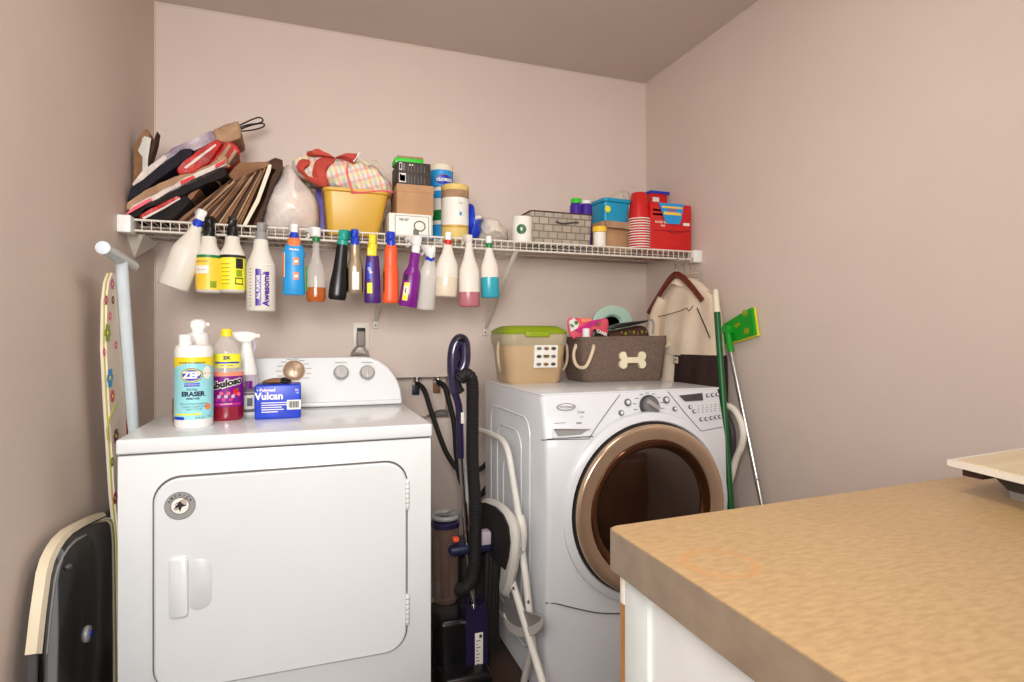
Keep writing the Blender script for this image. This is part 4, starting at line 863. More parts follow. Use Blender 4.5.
k = M(); disc_p = on_cyl(r, h_ * .28, 1, .0008, .25); n = 28; k.add([disc_p(V((0, 0, 0)))] + [disc_p(V((.034 * cos(2 * pi * i / n), .02 * sin(2 * pi * i / n), 0))) for i in range(n)], [(0, i + 1, (i + 1) % n + 1) for i in range(n)], 'dark_red')
disc_p = on_cyl(r, h_ * .27, 1, .0014, .25); k.add([disc_p(V((0, 0, 0)))] + [disc_p(V((.032 * cos(2 * pi * i / n), .017 * sin(2 * pi * i / n), 0))) for i in range(n)], [(0, i + 1, (i + 1) % n + 1) for i in range(n)], 'blue'); k.text('CLOROX', .0155, 'label_white', on_cyl(r, h_ * .27, 1, .0026, .3), .001); k.build('label', t, world=False)
t, r, h_ = can('yellow_canister', 'tall round canister with yellow lid and white label', 455, 2.19, 13.6, 186.5, SD, None)
k = M(); k.lathe([(0, r * .95), (.004, r), (h_ * .93, r)], 'pale_honey', 44); k.build('canister_body', t, world=False)
k = M(); k.lathe([(h_ * .93, r * 1.03), (h_ * .985, r * 1.03), (h_, r * .97)], 'pale_honey', 44); k.build('lid', t, world=False)
k = M(); cyl_label(r, h_ * .28, h_ * .76, -1.6, 1.6, 'label_white', k, n=26); cyl_label(r, h_ * .76, h_ * .9, -1.6, 1.6, 'kraft_light', k, n=26)
rows = [[on_cyl(r, h_ * .28, 1, .0012, a)(V((0, dz - .008 * cos(a * 1.2), 0))) for a in [-1.5 + i * .15 for i in range(21)]] for dz in (-.003, .004)]; k.sheet(rows, 'gold_band')
k.text('wipes', .008, 'ink_grey', on_cyl(r, h_ * .66, 1, .0014, .4)); cyl_label(r, h_ * .44, h_ * .5, .32, .5, 'sky', k, off=.0012); k.build('label', t, world=False)
# blue bag, crumpled clear bag
CC = (370, 140, 6.82)
k = M(); k.puff(poly(((680, 500), (685, 420), (710, 415), (705, 480), (700, 520), (740, 545), (800, 515), (770, 570), (775, 640), (740, 680), (690, 690), (680, 600)), 2.16, CC), (0, .12, 0), 'blue', sm=1, amp=.008, fr=30, k=7); k.build('blue_bag', None, 'crumpled royal blue plastic bag beside the yellow canister', 'bag')
k = M(); k.puff(poly(((700, 510), (780, 500), (800, 530), (720, 555)), 2.155, CC), (0, .1, 0), 'paper', sm=1, amp=.004, fr=30); k.build('white_packet', None, 'small white packet tucked behind the blue bag', 'packet')
k = M(); k.puff(poly(((790, 690), (780, 560), (820, 510), (880, 520), (920, 570), (960, 600), (985, 690)), 2.15, CC), (0, .16, 0), 'poly_bag', sm=2, amp=.014, fr=24, k=9); k.build('crumpled_bag', None, 'crumpled clear plastic bag left of the green logo cup', 'bag')
# white cup with green disc
t, r, h_ = can('white_cup', 'white tumbler with round green logo on the shelf', 522, 2.14, 10.3, 217.5, SD, None, 'cup')
k = M(); k.lathe([(0, r * .9), (.002, r * .95), (h_ * .97, r), (h_, r * .95)], 'label_white', 36); k.build('cup_body', t, world=False)
k = M(); dp = on_cyl(r, h_ * .5, 1, .001, -.05); k.add([dp(V((0, 0, 0)))] + [dp(V((.019 * cos(2 * pi * i / n), .019 * sin(2 * pi * i / n), 0))) for i in range(n)], [(0, i + 1, (i + 1) % n + 1) for i in range(n)], 'dark_green'); k.text('life', .011, 'label_white', on_cyl(r, h_ * .5, 1, .0018, -.05, -1.2), .0005); k.build('logo', t, world=False)
# woven basket
Y = 2.13; a, b_ = at(531, 240, Y), at(593, 240, Y); w_ = b_.x - a.x; zt_ = at(558, 212.5, Y).z; h_ = zt_ - SD
t = thing('woven_basket', 'grey woven strap basket on the shelf holding two bottles', 'basket', V(((a.x + b_.x) / 2, Y + .09, SD)))
k = M(); k.loft([rrect(w_ * .95, .165, .012, 0, 3), rrect(w_, .18, .014, h_, 3), rrect(w_ * .975, .17, .012, h_, 3), rrect(w_ * .93, .15, .012, .006, 3)], 'woven_grey'); k.build('basket_body', t, world=False)
k = M(); k.tube([V((q.x, q.y, h_)) for q in rrect(w_, .18, .014, 0, 3)], .003, 'kraft_dark', 6, closed=True); k.build('rim', t, world=False)
k = M(); k.tube([V((x, -.0925, z)) for x, z in ((-.03, h_ * .72), (-.0, h_ * .66), (.04, h_ * .72), (.07, h_ * .74))], .0035, 'dark_grey', 6, 1); k.build('hand_slot', t, world=False)
def tcan(name, label, x, Y, rpx, ytop, mb, mc, fc):
    t, r, h_ = can(name, label, x, Y, rpx, ytop, SD + .007, None, 'bottle')
    k = M(); k.lathe([(0, r), (h_ * fc - .01, r), (h_ * fc, r * .8)], mb, 24); k.build('bottle_body', t, world=False)
    k = M(); k.lathe([(h_ * fc, r * .86), (h_ * .98, r * .86), (h_, r * .75)], mc, 24); k.build('cap', t, world=False)
tcan('cleaner_bottle', 'purple bottle with a lime green cap in the woven basket', 576, 2.20, 6.3, 199, 'purple', 'bright_green', .90)
tcan('cleaner_bottle', 'purple bottle with a white cap in the woven basket', 586, 2.20, 6, 201, 'purple', 'white_plastic', .93)
# jar, carton, blue bin, white bag
t, r, h_ = can('small_jar', 'small white jar with yellow lid beside the woven basket', 599.5, 2.12, 6.8, 227, SD, None, 'jar')
k = M(); k.lathe([(0, r * .9), (.003, r * .92), (h_ * .72, r * .92), (h_ * .74, r * .8)], 'label_white', 24); k.build('jar_body', t, world=False)
k = M(); k.lathe([(h_ * .74, r * 1.02), (h_ * .95, r * 1.05), (h_, r * .95)], 'honey', 24); k.build('lid', t, world=False)
Yc = 2.17
t, w_, h_, zc1 = carton('cardboard_box', 'brown cardboard box under the turquoise bin', 'box', 600, 628, 222, Yc, .12, SD, 'cardboard', .12)
k = M(); k.box((-w_ * .52, -.083, h_ * .72), (w_ * .50, -.0795, h_ * .98), 'kraft_light', .001, xf=rot((0, -.08, h_), 'X', -.3)); k.build('flap', t, world=False)
Y = 2.14; a, b_ = at(603, 240, Y), at(632, 240, Y); w_ = b_.x - a.x; zt_ = at(611, 198, Y).z; h_ = zt_ - zc1
t = thing('storage_bin', 'small turquoise bin on the cardboard box', 'bin', V(((a.x + b_.x) / 2, Y + .085, zc1 + .001)), .08)
k = M(); k.loft([rrect(w_ * .84, .13, .012, 0, 4), rrect(w_ * .93, .15, .014, h_ * .85, 4), rrect(w_ * .89, .14, .012, h_ * .85, 4), rrect(w_ * .8, .12, .012, .004, 4)], 'bin_blue'); k.build('bin_body', t, world=False)
k = M(); k.loft([rrect(w_ * .93, .15, .014, h_ * .82, 4), rrect(w_ * 1.0, .165, .016, h_ * .86, 4), rrect(w_ * 1.0, .165, .016, h_, 4), rrect(w_ * .92, .15, .016, h_ * 1.02, 4)], 'bin_blue'); k.build('rim', t, world=False)
k = M(); k.lathe([(0, .014), (.0008, .014)], 'lemon', 20, xf=Matrix.Translation((-w_ * .36, -.0755, h_ * .5)) @ Matrix.Rotation(pi / 2, 4, 'X')); k.build('sticker', t, world=False)
CD = (500, 170, 4.87)
k = M(); k.puff(poly(((540, 400), (530, 140), (570, 120), (600, 88), (640, 95), (662, 120), (660, 400)), 2.36, CD), (0, .1, 0), 'poly_bag', sm=2, amp=.008, fr=26, k=7); k.build('crumpled_bag', None, 'pale crumpled bag standing behind the turquoise bin', 'bag')
# red cups
pc = at(639, 240, 2.15); q = ppm(639, 2.15); r0, r1 = 11.6 * q, 7.6 * q; zt_ = at(639, 193.5, 2.15).z; ch = .115; nc = 13; st = (zt_ - SD - ch) / (nc - 1)
def cup_parts(t):
    k = M(); k.lathe([(.004, r0 * .93), (ch * .97, r1), (ch, r1 * .93)], 'red', 28, cap=(False, True)); k.build('cup_body', t, world=False)
    k = M(); k.lathe([(0, r0 * .95), (.001, r0), (.0045, r0), (.0052, r0 * .93)], 'paper', 28, cap=(False, False)); k.build('rim', t, world=False)
base = thing('party_cup', 'red plastic cup with white rim in the upturned stack', 'cup', V((pc.x, pc.y, SD)), 0, 'upturned red party cups in one stack'); cup_parts(base)
for i in range(1, nc):
    c_ = base.copy(); C.objects.link(c_); c_.location.z = SD + i * st + .0002
    for ch_ in list(base.children): d_ = ch_.copy(); C.objects.link(d_); d_.parent = c_
    if i == nc - 1: c_['label'] = 'topmost red plastic cup, its whole side showing above the stack'
# red snack boxes
t, w_, h_, z1 = carton('snack_box', 'large red snack carton with a blue and yellow tag at shelf end', 'box', 650.5, 691, 204, 2.11, .17, SD, 'red')
k = M(); f = front(k, w_, .17, h_); rectf(k, f, .06, .56, .32, .97, 'red_gloss'); rectf(k, f, .06, .74, .3, .78, 'honey'); rectf(k, f, .06, .83, .28, .87, 'honey'); tx(k, f, w_, 'ROCKY ROAD', .012, .3, .60, 'cream', .0005); tx(k, f, w_, 'BARS', .009, .3, .53, 'cream', .0004)
k.tube([f(.05, .42), f(.95, .44)], .0012, 'dark_red', 5); k.tube([f(.42, .42), f(.6, .38), f(.82, .43)], .0015, 'dark_red', 5); rectf(k, f, .8, .56, .96, .62, 'label_white'); k.build('printed_panel', t, world=False)
k = M(); fo = front(k, w_, .17, h_, .006); k.prism([fo(.18, 1.0), fo(.8, 1.01), fo(.74, .7), (fo(.7, .58)), fo(.42, .57), fo(.34, .62)], V((0, .002, 0)), 'sky'); f2 = front(k, w_, .17, h_, .0066); rectf(k, f2, .26, .9, .76, .94, 'honey'); rectf(k, f2, .3, .76, .72, .82, 'honey'); tx(k, f2, w_, 'HONEY', .012, .5, .86, 'red', .0006); k.build('hanging_tag', t, world=False)
t, w_, h_, z1 = carton('snack_box', 'smaller red carton with blue lid behind the large red one', 'box', 651, 667, 193, 2.30, .15, SD, 'red')
k = M(); k.box((-w_ / 2 - .006, -.08, h_), (w_ / 2 + .012, .08, h_ + .012), 'blue', .002, xf=rot((0, 0, h_), 'X', .05)); k.build('lid', t, world=False)
k = M(); f = front(k, w_, .15, h_); rectf(k, f, .1, .86, .5, .93, 'label_white'); k.build('printed_panel', t, world=False)
# ================================================================ on the washer
Y = 2.06
a, b_ = at(510, 350, Y), at(566, 350, Y); ta, tb = at(504, 340, Y), at(571, 340, Y)
WB, WT = b_.x - a.x, tb.x - ta.x; cxx = (a.x + b_.x) / 2; zt_ = at(530, 334, Y).z; h_ = zt_ - WZ; D_ = .21
t = thing('pet_food_tub', 'beige plastic tub with a lime green lid on the washer', 'storage tub', V((cxx, Y + .105, WZ)))
k = M(); k.loft([rrect(WB * .9, D_ * .82, .04, 0, 7), rrect(WB * .98, D_ * .88, .045, .012, 7), rrect(WT * .94, D_ * .97, .05, h_ * .78, 7)], 'pet_tub'); k.build('tub_body', t, world=False)
k = M(); k.loft([rrect(WT * .94, D_ * .97, .05, h_ * .76, 7), rrect(WT * .985, D_, .05, h_ * .82, 7), rrect(WT * 1.0, D_ * 1.03, .05, h_ * .97, 7), rrect(WT * .97, D_ * 1.0, .05, h_, 7)], 'pet_rim'); k.build('clear_collar', t, world=False)
k = M(); k.loft([rrect(WT * .97, D_ * 1.02, .05, h_, 7), rrect(WT * .99, D_ * 1.05, .05, h_ + .008, 7), rrect(WT * .93, D_ * .99, .05, h_ + .017, 7), rrect(WT * .78, D_ * .8, .05, h_ + .03, 7), rrect(WT * .6, D_ * .6, .04, h_ + .033, 7)], 'lime')
k.box((-.055, -D_ * .54, h_ - .012), (.045, -D_ * .5, h_ + .012), 'lime', .006); k.build('lid', t, world=False)
for s in (-1, 1):
    k = M(); k.tube([(s * WT * .49, -.035, h_ * .84), (s * WT * .525, -.05, h_ * .78), (s * WT * .53, -.055, h_ * .5), (s * WT * .50, -.05, h_ * .30), (s * WT * .46, -.03, h_ * .22)], .0055, 'pet_rim', 8, 2); k.build('handle', t, world=False)
k = M(); lx, lz, lw, lh = .028, h_ * .55, .048, .043; y = -D_ * .475
k.prism([V((lx - lw, y - .010, lz - lh)), V((lx + lw, y - .010, lz - lh)), V((lx + lw, y - .0165, lz + lh)), V((lx - lw, y - .0165, lz + lh))], V((0, .012, 0)), 'label_white')
for i in range(3):
    for j in range(3):
        xx, z_ = lx - .03 + j * .03, lz + .03 - i * .03; k.lathe([(0, .0105), (.0006, .0105)], ('ink_grey', 'kraft', 'dark_grey', 'gold_band')[(i * 2 + j) % 4], 12, .6, xf=Matrix.Translation((xx, y - .0135 - (z_ - lz) * .062 - .002, z_)) @ Matrix.Rotation(pi / 2, 4, 'X'))
k.text('PETS', .012, 'ink', lambda v: V((lx + v.x, y - .018, lz + v.y)), .0006)
k.build('label', t, world=False)
# felt basket with bone
Y = 2.035
a, b_ = at(586, 380, Y), at(666, 380, Y); ta, tb = at(583, 337, Y), at(670, 337, Y); WB, WT = b_.x - a.x, tb.x - ta.x; cxx = (a.x + b_.x) / 2 + .003; zt_ = at(620, 336.5, Y).z; h_ = zt_ - WZ; D_ = .225
cyb = Y + D_ / 2
t = thing('felt_basket', 'grey brown fabric basket with a cream bone emblem', 'basket', V((cxx, cyb, WZ)))
rs = []
for w_, d_, z in ((WB * .96, D_ * .86, 0), (WB, D_ * .9, .012), ((WB + WT) / 2, D_ * .97, h_ * .5), (WT, D_, h_), (WT * .97, D_ * .95, h_), ((WB + WT) / 2 * .97, D_ * .92, h_ * .5), (WB * .96, D_ * .84, .008)):
    ring = rrect(w_, d_, .035, z, 6); rs.append([q + noise.noise_vector(q * 9) * .006 * (1 if z > 0.001 else .2) for q in ring])
k = M(); k.loft(rs, 'basket_felt'); k.build('basket_body', t, world=False)
k = M(); k.tube([V((q.x * 1.002, q.y * 1.002, h_ * .93)) for q in rrect(WT * .985, D_ * .985, .035, 0, 6)], .0025, 'basket_felt', 6, closed=True); k.build('rim_seam', t, world=False)
def bonep(cx, cz, s, y):
    out = []; L_, r_ = .030 * s, .0125 * s
    for sx, sz, a0 in ((1, 1, -30), (-1, 1, 60), (-1, -1, 150), (1, -1, 240)):
        for i in range(9): a_ = R(a0 + i * 180 / 8 * 1.0); out.append(V((cx + sx * L_ + r_ * cos(a_), y, cz + sz * .0115 * s + r_ * sin(a_))))
        if (sx, sz) in ((1, 1), (-1, -1)): out.append(V((cx + sx * .018 * s, y, cz + sz * .008 * s))); out.append(V((cx - sx * .018 * s, y, cz + sz * .008 * s)))
    return out
k = M(); bx0 = wx = at(632, 360, Y); k.prism(bonep(bx0.x - cxx, bx0.z - WZ, 1.42, -D_ / 2 - .0085), V((0, .014, 0)), 'bone'); k.build('bone_emblem', t, world=False)
k = M(); e = -WT / 2
k.tube([(e + .045, -D_ * .5 - .002, h_ * .80), (e + .038, -D_ * .5 - .014, h_ * .74), (e + .018, -D_ * .5 - .022, h_ * .5), (e - .0, -D_ * .5 - .02, h_ * .32), (e - .018, -D_ * .4, h_ * .34), (e - .016, -D_ * .25, h_ * .6), (e + .004, -D_ * .2, h_ * .82)], .0068, 'rope', 10, 3); k.build('rope_handle', t, world=False)
k = M(); e = WT / 2
k.tube([(e - .004, -.05, h_ * .80), (e + .02, -.05, h_ * .74), (e + .05, -.04, h_ * .84), (e + .05, .02, h_ * .96), (e + .02, .05, h_ * .92), (e - .004, .05, h_ * .84)], .0068, 'rope', 10, 3); k.build('rope_handle', t, world=False)
# contents
CF = (560, 290, 6.82)
def bp(pts, Y): return [cp(x, y, Y, CF) for x, y in pts]
def toy(name, label, cat, pts, Y0, d_, mt, **kw):
    t = thing(name, label, cat, V((bp(pts, Y0)[0].x, Y0, WZ + .06))); k = M(); k.puff(bp(pts, Y0), (0, d_, 0), mt, sm=1, amp=.002, fr=40, end=.6, **kw); k.build('pouch', t); return t
t = toy('treat_pouch', 'pink and coral treat packet sticking out of the basket', 'packet', ((110, 345), (62, 290), (60, 185), (130, 190), (210, 190), (240, 215), (335, 185), (345, 250), (330, 345)), 2.10, .03, 'pink')
k = M(); k.prism(bp(((62, 215), (95, 190), (130, 230), (120, 260), (75, 285)), 2.093), (0, .006, 0), 'label_white'); k.prism(bp(((100, 212), (120, 212), (124, 232), (106, 236)), 2.089), (0, .003, 0), 'green')
k.tube(bp(((70, 240), (85, 235), (80, 250), (95, 245)), 2.089), .0025, 'ink', 6); k.prism(bp(((100, 275), (230, 205), (300, 195), (200, 260), (140, 290)), 2.094), (0, .004, 0), 'magenta'); k.prism(bp(((245, 240), (270, 215), (290, 225), (270, 245)), 2.093), (0, .004, 0), 'kraft'); k.prism(bp(((140, 195), (210, 192), (220, 210), (150, 225)), 2.094), (0, .004, 0), 'peach'); k.build('label', t)
p = cp(178, 400, 2.085, CF); t = thing('squeeze_tube', 'white capped tube standing at the front of the basket', 'tube', V((p.x, 2.085, WZ + .02)))
k = M(); k.lathe([(.06, .014), (.12, .014)], 'label_white', 20, xf=Matrix.Translation((0, 0, 0))); k.build('tube_body', t, world=False)
zz = cp(178, 262, 2.065, CF).z - WZ - .02; k = M(); k.lathe([(.12, .015), (zz - .003, .0145), (zz, .012)], 'white_plastic', 20); k.build('cap', t, world=False)
t = toy('treat_packet', 'black packet with white lettering in the basket', 'packet', ((225, 345), (225, 262), (270, 275), (330, 300), (355, 320), (350, 345)), 2.07, .012, 'black_plastic')
k = M(); o = cp(285, 292, 2.0675, CF); k.text('CARBS', .016, 'label_white', lambda v: V((o.x + v.x * .95 + v.y * .1, o.y, o.z + v.y - v.x * .35)), .0008); k.build('label', t)
k = M()  # mint ring shaped bowl lid standing up at the back
cc_ = cp(362, 225, 2.20, CF); ring = []
R0, R1 = 150 / 6.82 * ppm(613, 2.2), 62 / 6.82 * ppm(613, 2.2)
t = thing('round_tray', 'pale mint oval tray standing at the back of the basket', 'tray', cc_)
def tr(rx, rz, y): return [cc_ + V((rx * cos(2 * pi * i / 40), y, rz * sin(2 * pi * i / 40))) for i in range(40)]
k.loft([tr(R0, R0 * .78, .012), tr(R0 * 1.02, R0 * .8, 0), tr(R0 * .94, R0 * .72, -.004), tr(R1 * 1.25, R1 * .95, .0), tr(R1, R1 * .72, .012)], 'mint'); k.build('tray_rim', t)
k = M(); k.loft([tr(R1 * 1.0, R1 * .72, .012), tr(R1 * .9, R1 * .6, .013)], 'kraft'); k.build('tray_centre', t)
k = M(); q = bp(((340, 235), (345, 275), (610, 222), (625, 205), (610, 203)), 2.10); k.puff(q, (0, .05, 0), 'black_plastic', sm=1, end=.75); k.build('black_brush', None, 'glossy black bar lying across the basket contents', 'brush')
k = M(); k.tube(bp(((612, 205), (628, 200), (640, 230), (638, 262), (632, 300)), 2.10), .0045, 'grey_plastic', 8, 2); k.build('lead_clip', None, 'grey wire clip hooked over the basket rim', 'clip')
k = M(); k.puff(bp(((345, 400), (350, 285), (440, 265), (540, 250), (600, 240), (640, 290), (640, 400)), 2.11), (0, .09, 0), 'kraft_dark', sm=1, amp=.008, fr=30)
for i in range(7):
    o = bp(((420 + i * 28, 290 + 8 * sin(i * 2)),), 2.108)[0]; k.box(o + V((-.003, -.002, -.006)), o + V((.003, .003, .006)), 'lime' if i % 2 else 'kraft', .001)
k.build('crinkle_toy', None, 'brown speckled bundle under the black bar in the basket', 'bundle')

# ================================================================ hangers and jacket at the shelf end
hx, hy = at(676, 262, SY).x, SY - .0
def hanger_frame(t, X, Yc, ztop, half, drop, mt, rad, yaw, world=True):
    d = V((sin(yaw), cos(yaw), 0)); return d
yaw = R(-6)
d = V((sin(yaw), cos(yaw), 0)); HZ = SZ - .033
c0 = V((at(676, 273, SY).x, SY, at(676, 273, SY).z))
t = thing('wooden_hanger', 'reddish brown wooden clothes hanger on the shelf lip', 'hanger', c0)
def hk(c, z, r=.0016, mt='chrome', nm='hook', tt=None):
    k = M(); top = HZ + .003
    k.tube([c, V((c.x, c.y, top - .034)), V((c.x, c.y + .014, top - .020)), V((c.x, c.y + .014, top - .004)), V((c.x, c.y, top + .004)), V((c.x, c.y - .014, top - .004)), V((c.x, c.y - .014, top - .014))], r, mt, 8, 2); k.build(nm, tt)
hk(c0, 0, .0022, tt=t)
k = M(); pts = [c0 - d * .15 + V((0, 0, -.122)), c0 - d * .14 + V((0, 0, -.112)), c0 - d * .09 + V((0, 0, -.062)), c0 - d * .035 + V((0, 0, -.018)), c0 + V((0, 0, -.004)), c0 + d * .035 + V((0, 0, -.018)), c0 + d * .09 + V((0, 0, -.068)), c0 + d * .16 + V((0, 0, -.138)), c0 + d * .18 + V((0, 0, -.162))]
rings = []
pts = chaikin(pts, 2, False); side = V((cos(yaw), -sin(yaw), 0))
for i, p in enumerate(pts):
    tn = (pts[min(i + 1, len(pts) - 1)] - pts[max(i - 1, 0)]).normalized(); u_ = side.cross(tn).normalized(); w_ = .0145 - .003 * abs(i / (len(pts) - 1) - .5) * 2
    rings.append([p + side * .0075 * cos(a_) + u_ * w_ * sin(a_) for a_ in [j * 2 * pi / 14 for j in range(14)]])
k.loft(rings, 'wood'); k.build('hanger_arms', t)
# two thin metal hangers, one tucked in the jacket
for px_, lab, zdrop in ((684.5, 'thin wire hanger hanging beside the wooden one', .10),):
    c1 = V((at(px_, 275, SY).x, SY, at(px_, 275, SY).z)); t = thing('wire_hanger', lab, 'hanger', c1); hk(c1, 0, .0013, 'chrome', 'hook', t)
    dd_ = V((sin(R(-3)), cos(R(-3)), 0)); k = M(); k.tube([c1, c1 + dd_ * .19 + V((0, 0, -.10)), c1 + dd_ * .195 + V((0, 0, -.112)), c1 - dd_ * .19 + V((0, 0, -.112)), c1 - dd_ * .185 + V((0, 0, -.10)), c1], .0013, 'chrome', 6); k.build('wire_frame', t)
c1 = V((at(691, 275, SY).x, SY + .0, at(691, 270, SY).z)); t = thing('wire_hanger', 'empty hook ended hanger nearest the wall', 'hanger', c1); hk(c1, 0, .0016, 'chrome', 'hook', t)
k = M(); k.tube([at(656, 317, 2.2), at(668, 314.5, 2.1), at(680, 311, 1.98), at(686.5, 308, 1.93), at(689, 311, 1.91), at(691, 309, 1.90), at(693, 305.5, 1.885)], .0018, 'dark_grey', 6); k.build('wire_frame', t)
# jacket: section rings down from the shoulders
t = thing('jacket', 'cream zip jacket with dark brown hem on the wooden hanger', 'jacket', V((c0.x, c0.y, 1.0)))
def jring(z, y0, y1, th_, n=44):
    out = []; cy_ = (y0 + y1) / 2; hl = (y1 - y0) / 2; cx_ = c0.x + .040 + (cy_ - c0.y) * sin(yaw)
    for i in range(n):
        a_ = 2 * pi * i / n; yy = cy_ + hl * cos(a_); e_ = abs(sin(a_)) ** .7 * (1 if sin(a_) >= 0 else -1)
        x_ = cx_ + (yy - cy_) * sin(yaw) + th_ * e_ + (.006 * sin(yy * 55 + z * 6) * min(1, (c0.z - z) * 5)) * (1 if sin(a_) < 0 else .4)
        out.append(V((min(x_, 1.585), yy, z)))
    return out
zs = [(c0.z - .024, -.05, .04, .014), (c0.z - .045, -.095, .07, .020), (c0.z - .08, -.14, .11, .026), (c0.z - .12, -.18, .15, .032), (c0.z - .15, -.195, .175, .038), (c0.z - .20, -.205, .19, .044), (c0.z - .27, -.21, .20, .048), (c0.z - .345, -.215, .20, .05)]
k = M(); k.loft([jring(z, c0.y + a_, c0.y + b2, th_) for z, a_, b2, th_ in zs], 'jacket_cream', (True, False)); k.build('jacket_body', t)
zl = [(c0.z - .340, -.216, .04, .051), (c0.z - .36, -.218, .04, .053), (c0.z - .45, -.22, .05, .055), (c0.z - .62, -.22, .06, .052)]
k = M(); k.loft([jring(z, c0.y + a_, c0.y + b2, th_) for z, a_, b2, th_ in zl], 'jacket_brown'); k.build('lower_panel', t)
zl = [(c0.z - .30, .0, .205, .052), (c0.z - .40, .0, .21, .052), (c0.z - .5, .0, .21, .05)]
k = M(); k.loft([jring(z, c0.y + a_, c0.y + b2, th_) for z, a_, b2, th_ in zl], 'jacket_cream'); k.build('front_panel', t)
# the drooping far sleeve and zip edge
k = M(); k.tube([c0 + d * .10 + V((.015, 0, -.10)), c0 + d * .14 + V((.0, 0, -.18)), c0 + d * .15 + V((-.0, 0, -.30)), c0 + d * .14 + V((-.0, 0, -.46))], [.028, .036], 'jacket_cream', 16, 2, flat=.8); k.build('sleeve', t)
k = M(); k.tube([atX(697, 308, c0.x + .012), atX(704, 324, c0.x - .002), atX(710, 338, c0.x - .008)], .0025, 'ink', 6, 1)
k.tube([atX(667, 318, c0.x - .002), atX(665, 326, c0.x - .008), atX(668, 336, c0.x - .010)], .0022, 'ink', 6, 1); k.build('dark_piping', t)
k = M(); o = atX(676, 360, c0.x - .018); k.box(o + V((-.001, -.018, -.016)), o + V((.001, .018, .016)), 'ink', .001); k.box(o + V((-.0018, -.0155, -.0135)), o + V((.0, .0155, .0135)), 'jacket_cream', .0008); k.tube([o + V((-.002, .010, -.004)), o + V((-.002, .004, .006)), o + V((-.002, -.003, -.002)), o + V((-.002, -.010, .004))], .0018, 'ink', 5); k.build('emblem', t)
k = M(); k.loft([circ(.02, .035, 0, 20, 0, 0), circ(.03, .05, -.03, 20)], 'jacket_cream', xf=Matrix.Translation((c0.x + .03, c0.y + .02, c0.z - .014)) @ Matrix.Rotation(.3, 4, 'X')); k.build('collar', t)
# clear wall hook
p = atX(700, 276, XR - .001); t = thing('wall_hook', 'clear plastic adhesive hook on the wall by the hangers', 'hook', p)
k = M(); k.box(p + V((-.006, -.022, -.03)), p + V((.0005, .022, .03)), 'clear', .002); k.build('hook_plate', t)
k = M()
for dz in (-.012, 0, .012): k.tube([p + V((-.005, 0, dz)), p + V((-.02, .05, dz)), p + V((-.02, .08, dz))], .0028, 'clear_warm', 6)
k.build('hook_prongs', t)

# ================================================================ mops beside the washer
t = thing('broom', 'dark green pole with a white grip leaning in the corner gap', 'pole', V((1.44, 1.70, 0)))
a = atX(715.5, 291, 1.47); b_ = atX(731, 510, 1.435); b_ = a + (b_ - a) * (a.z - .012) / (a.z - b_.z); g = a + (b_ - a) * .062
k = M(); k.tube([a + (a - b_).normalized() * 0, a + (b_ - a) * .004, g], [.0095, .0125], 'cream', 14); k.lathe([(0, .0095), (.005, .008), (.008, .003)], 'cream', 14, xf=Matrix.Translation(a)); k.build('grip', t)
k = M(); k.tube([g, b_ + (a - b_) * .06], .0118, 'dark_green', 14); k.build('pole', t)
k = M(); k.box(b_ + V((-.02, -.11, -.010)), b_ + V((.02, .11, .05)), 'dark_green', .006); k.box(b_ + V((-.018, -.105, -.0115)), b_ + V((.018, .105, -.009)), 'black_matte'); k.build('broom_head', t)
t = thing('flat_mop', 'lime green flat mop with silver handle leaning on the wall', 'mop', V((1.56, 1.68, 0)))
XM = XR - .03
hp = [atX(x, y, XM) for x, y in ((712.5, 328), (724, 324), (735, 317), (751, 307.5), (754.5, 334.5), (741, 339), (727, 343), (717, 347))]
k = M(); k.prism(hp, (.012, 0, 0), 'swiffer'); cc2 = sum(hp, V()) / 8
k.prism([cc2 + (q_ - cc2) * 1.05 + V((.0122, 0, -.003)) for q_ in hp], (.006, 0, 0), 'lemon'); hd = k.build('mop_head', t)
k = M()
for x, y in ((745, 313), (746.5, 331), (717, 332), (720, 342)):
    k.lathe([(0, .013), (.003, .012)], 'lime', 16, xf=Matrix.Translation(atX(x, y, XM)) @ Matrix.Rotation(-pi / 2, 4, 'Y'))
k.prism([atX(x, y, XM - .002) for x, y in ((734, 326), (738, 322), (741, 324), (736, 328))], (.002, 0, 0), 'lime')
k.build('cloth_grip', hd)
jt = atX(727.5, 329, XM - .014)
k = M(); k.box(jt + V((-.016, -.02, -.018)), jt + V((.016, .02, .014)), 'swiffer', .006); g1 = atX(731, 352, XM - .02); k.tube([jt, g1], [.012, .0125], 'swiffer', 14); k.build('swivel_joint', t)
bt_ = V((1.535, 1.595, .010)); bt_ = atX(762, 504, 1.55); e_ = g1 + (bt_ - g1) * (g1.z - .012) / (g1.z - bt_.z)
e_.x = min(e_.x, 1.58)
k = M(); k.tube([g1, e_], .0088, 'silver', 12)
for f_ in (.42, .63): o = g1 + (e_ - g1) * f_; k.tube([o, o + (e_ - g1) * .008], .0096, 'grey_plastic', 12)
k.build('handle_tube', t)
k = M(); k.tube([atX(722, 406, 1.49), atX(731, 406, 1.50), atX(739, 416, 1.50), atX(744, 432, 1.50), atX(742, 446, 1.50), atX(736, 458, 1.50), atX(733, 470, 1.495), atX(729, 484, 1.49), V((1.49, 1.86, .3)), V((1.49, 1.87, .0))], .0125, 'plate_white', 12, 3); k.build('hooked_cane', None, 'white hooked cane handle behind the washer edge', 'cane')
k = M(); k.tube([atX(722, 411, 1.52), atX(729, 419, 1.53), atX(733.5, 434, 1.53), atX(732, 452, 1.53), atX(729, 475, 1.53), V((1.54, 1.95, .3)), V((1.53, 1.95, .0))], .012, 'dark_grey', 12, 3); k.build('hooked_cane', None, 'dark grey hooked cane just inside the white one', 'cane')
